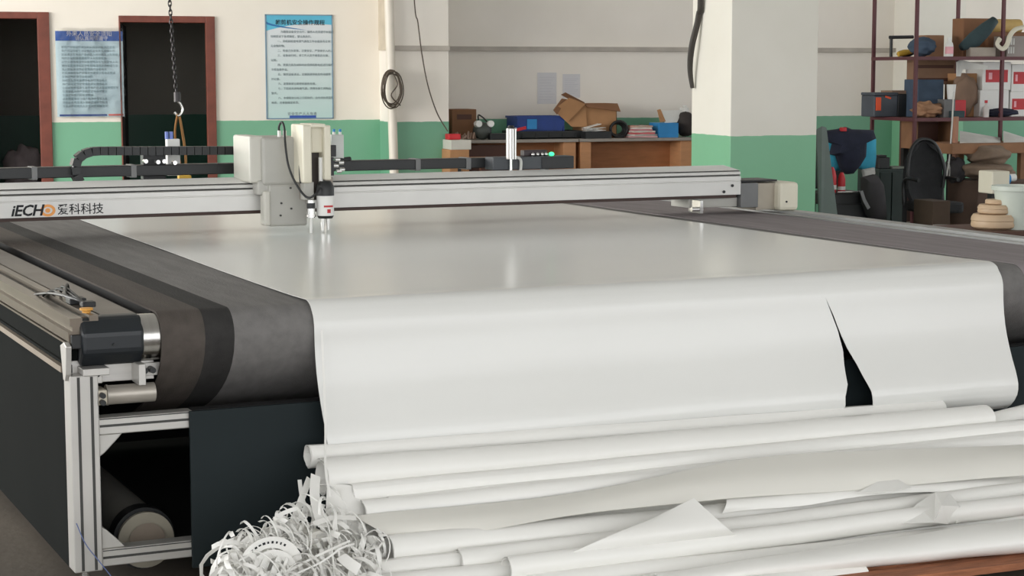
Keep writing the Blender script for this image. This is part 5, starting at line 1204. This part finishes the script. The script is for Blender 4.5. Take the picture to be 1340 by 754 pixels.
# shredded strips heap
random.seed(77)
hp_ = MB()
def ptin():
    x = random.uniform(290, 500); ytop_ = 640+abs(x-425)*.55 if x < 425 else 650+(x-425)*.75
    y = random.uniform(ytop_+8, 775); Y = 4.98-(y-640)/120*.42+random.uniform(-.03, .03); return am(x, y, Y)
for k in range(330):
    p = ptin(); rr = random.uniform(.015, .06); arc = random.uniform(1.2, 5.); ax = Vector((random.uniform(-1, 1), random.uniform(-1, 1), random.uniform(-.6, .6))).normalized()
    e1 = ax.orthogonal().normalized(); e2 = ax.cross(e1); w_ = random.choice([.004, .005, .008, .012, .016]); pts = []
    for j in range(15):
        t = j/14*arc; pts.append(p+e1*(rr*math.cos(t))+e2*(rr*math.sin(t))+ax*(.02*j/14))
    for q in pts: q.z = max(q.z, .004)
    ob = len(hp_.v); n_ = len(pts)
    for i, q in enumerate(pts): hp_.v += [q-ax*w_/2, q+ax*w_/2]
    for i in range(n_-1): hp_.f.append((ob+2*i, ob+2*i+1, ob+2*i+3, ob+2*i+2)); hp_.m.append(0)
# core mass under the strips, reaching the floor
for k in range(110):
    p = ptin(); q = Vector((p.x+random.uniform(-.1, .1), p.y+.1+random.uniform(-.05, .05), max(.004, p.z*random.uniform(0, .7))))
    hp_.ribbon(bez(q, q+Vector((random.uniform(-.1, .1), random.uniform(-.1, .1), .08)), p+Vector((random.uniform(-.1, .1), 0, .02)), p, 8), random.choice([.012, .02, .03]), (random.uniform(-1, 1), -1, random.uniform(-1, 1)), random.uniform(-2, 2))
tag(hp_.build('shredded_strips', M_vinylb, None, FM, smooth=80, sol=.0008, fix=False), 'tangled heap of thin curled white offcut strips left of the rolls', 'scrap', kind='stuff')
mass = MB().blob(am(412, 790, 4.80)+Vector((0, .02, .02)), .22, .14, .17, nu=40, nv=24, amp=.2, fr=3.5, seed=9)
for v in mass.v: v.z = max(v.z, .003)
tag(mass.build('scrap_mound', M_vinylc, None, FM, smooth=60), 'lumpy white mound of crushed scrap vinyl under the curled strips', 'scrap', kind='stuff')
# individual strips
patch('drooping folded sheet end under the open left ends of the upper rolls', 'drooping_end', (424, 712, 4.80), (505, 728, 4.78), (428, 636, 4.96), (486, 640, 4.93), lambda u, v: (0, -.02*math.sin(math.pi*u), .01*math.sin(4*u)))
def strip1(label, pts, w_, nrm=(0, -1, 0), tw=0.):
    o = MB().ribbon(catmull([am(*q) for q in pts]), w_, nrm, tw).build('white_strip', M_vinylb, None, FM, sol=.0012, smooth=80); tag(o, label, 'strip', 'single white strips on the scrap heap'); return o
strip1('straight wide strip slanting from the roll ends down left', [(405, 626, 4.96), (394, 655, 4.9), (382, 685, 4.84), (366, 712, 4.78)], .019, (0, -1, .2), .4)
strip1('short upright strip beside the slanting wide one', [(392, 628, 5.0), (395, 650, 4.98), (401, 668, 4.97)], .012)
strip1('broad strip falling from the roll ends towards the heap centre', [(413, 622, 4.94), (412, 650, 4.88), (419, 680, 4.80), (423, 690, 4.76)], .03, (0, -1, .1), .3)
strip1('pointed white leaf like strip lying below the second roll', [(410, 686, 4.78), (435, 678, 4.78), (466, 678, 4.78)], .018, (0, -.6, 1))
strip1('thin pale strip crossing the heap from lower left to upper right', [(366, 754, 4.56), (410, 730, 4.58), (440, 716, 4.6), (458, 708, 4.62)], .006)
strip1('second thin pale strip crossing just below the other', [(376, 756, 4.54), (420, 736, 4.56), (446, 718, 4.58), (464, 712, 4.6)], .005)
strip1('thin looping strip hanging down over the heap', [(420, 662, 4.80), (430, 690, 4.72), (434, 715, 4.62), (438, 754, 4.54)], .005)
strip1('small folded strip end at the right of the heap', [(446, 728, 4.6), (458, 738, 4.56), (470, 746, 4.52)], .03, (0, -1, .4), .8)
strip1('flat strip end sticking out left at the bottom', [(292, 740, 4.70), (300, 750, 4.66), (306, 762, 4.62)], .03, (0, -1, .3))
# printed curl
pc = am(352, 745, 4.62)
def curl_pts(r, z0=0): return [pc+Vector((r*math.cos(math.radians(a_)), -.012, r*math.sin(math.radians(a_))+z0)) for a_ in range(175, 4, -9)]
o = MB().ribbon(curl_pts(.075), .03, (0, -1, 0)); 
o = o.build('printed_strip', M_vinylb, None, FM, sol=.0012, smooth=80); tag(o, 'arched white strip with small black print at the lower left', 'strip')
pm = MB()
for k in range(9):
    a_ = math.radians(130-k*9.); d_ = Vector((math.cos(a_), 0, math.sin(a_))); t_ = Vector((-d_.z, 0, d_.x)); c = pc+d_*.075+Vector((0, -.014, 0))
    w0, h0 = random.uniform(.002, .004), random.uniform(.002, .0035); pm.add([c-t_*w0-d_*h0, c+t_*w0-d_*h0, c+t_*w0+d_*h0, c-t_*w0+d_*h0], [(0, 1, 2, 3)])
pm.build('printed_marks', M_inkd, o, FM)
o = MB().ribbon([pc+Vector((.058*math.cos(math.radians(a_)), -.03, .058*math.sin(math.radians(a_))-.01)) for a_ in range(170, 10, -9)], .022, (0, -1, 0)).build('arched_strip', M_vinylb, None, FM, sol=.0012, smooth=80); tag(o, 'plain arched strip just in front of the printed one', 'strip')
strip1('slanting strip piece inside the arch at lower left', [(336, 762, 4.58), (345, 742, 4.58), (354, 722, 4.6)], .022)
strip1('second slanting strip piece inside the arch at lower left', [(352, 764, 4.56), (360, 744, 4.56), (366, 730, 4.58)], .018)
# blue thread at the leg foot
o = MB().tube(catmull([am(100, 685, 5.19), am(112, 712, 5.17), am(130, 735, 5.15), am(150, 760, 5.12)]), .0015, 6).build('blue_thread', mat('blue_grey_thread', (90, 105, 150), .6), None, FM, smooth=60); tag(o, 'thin blue grey thread hanging across the left machine leg', 'thread')
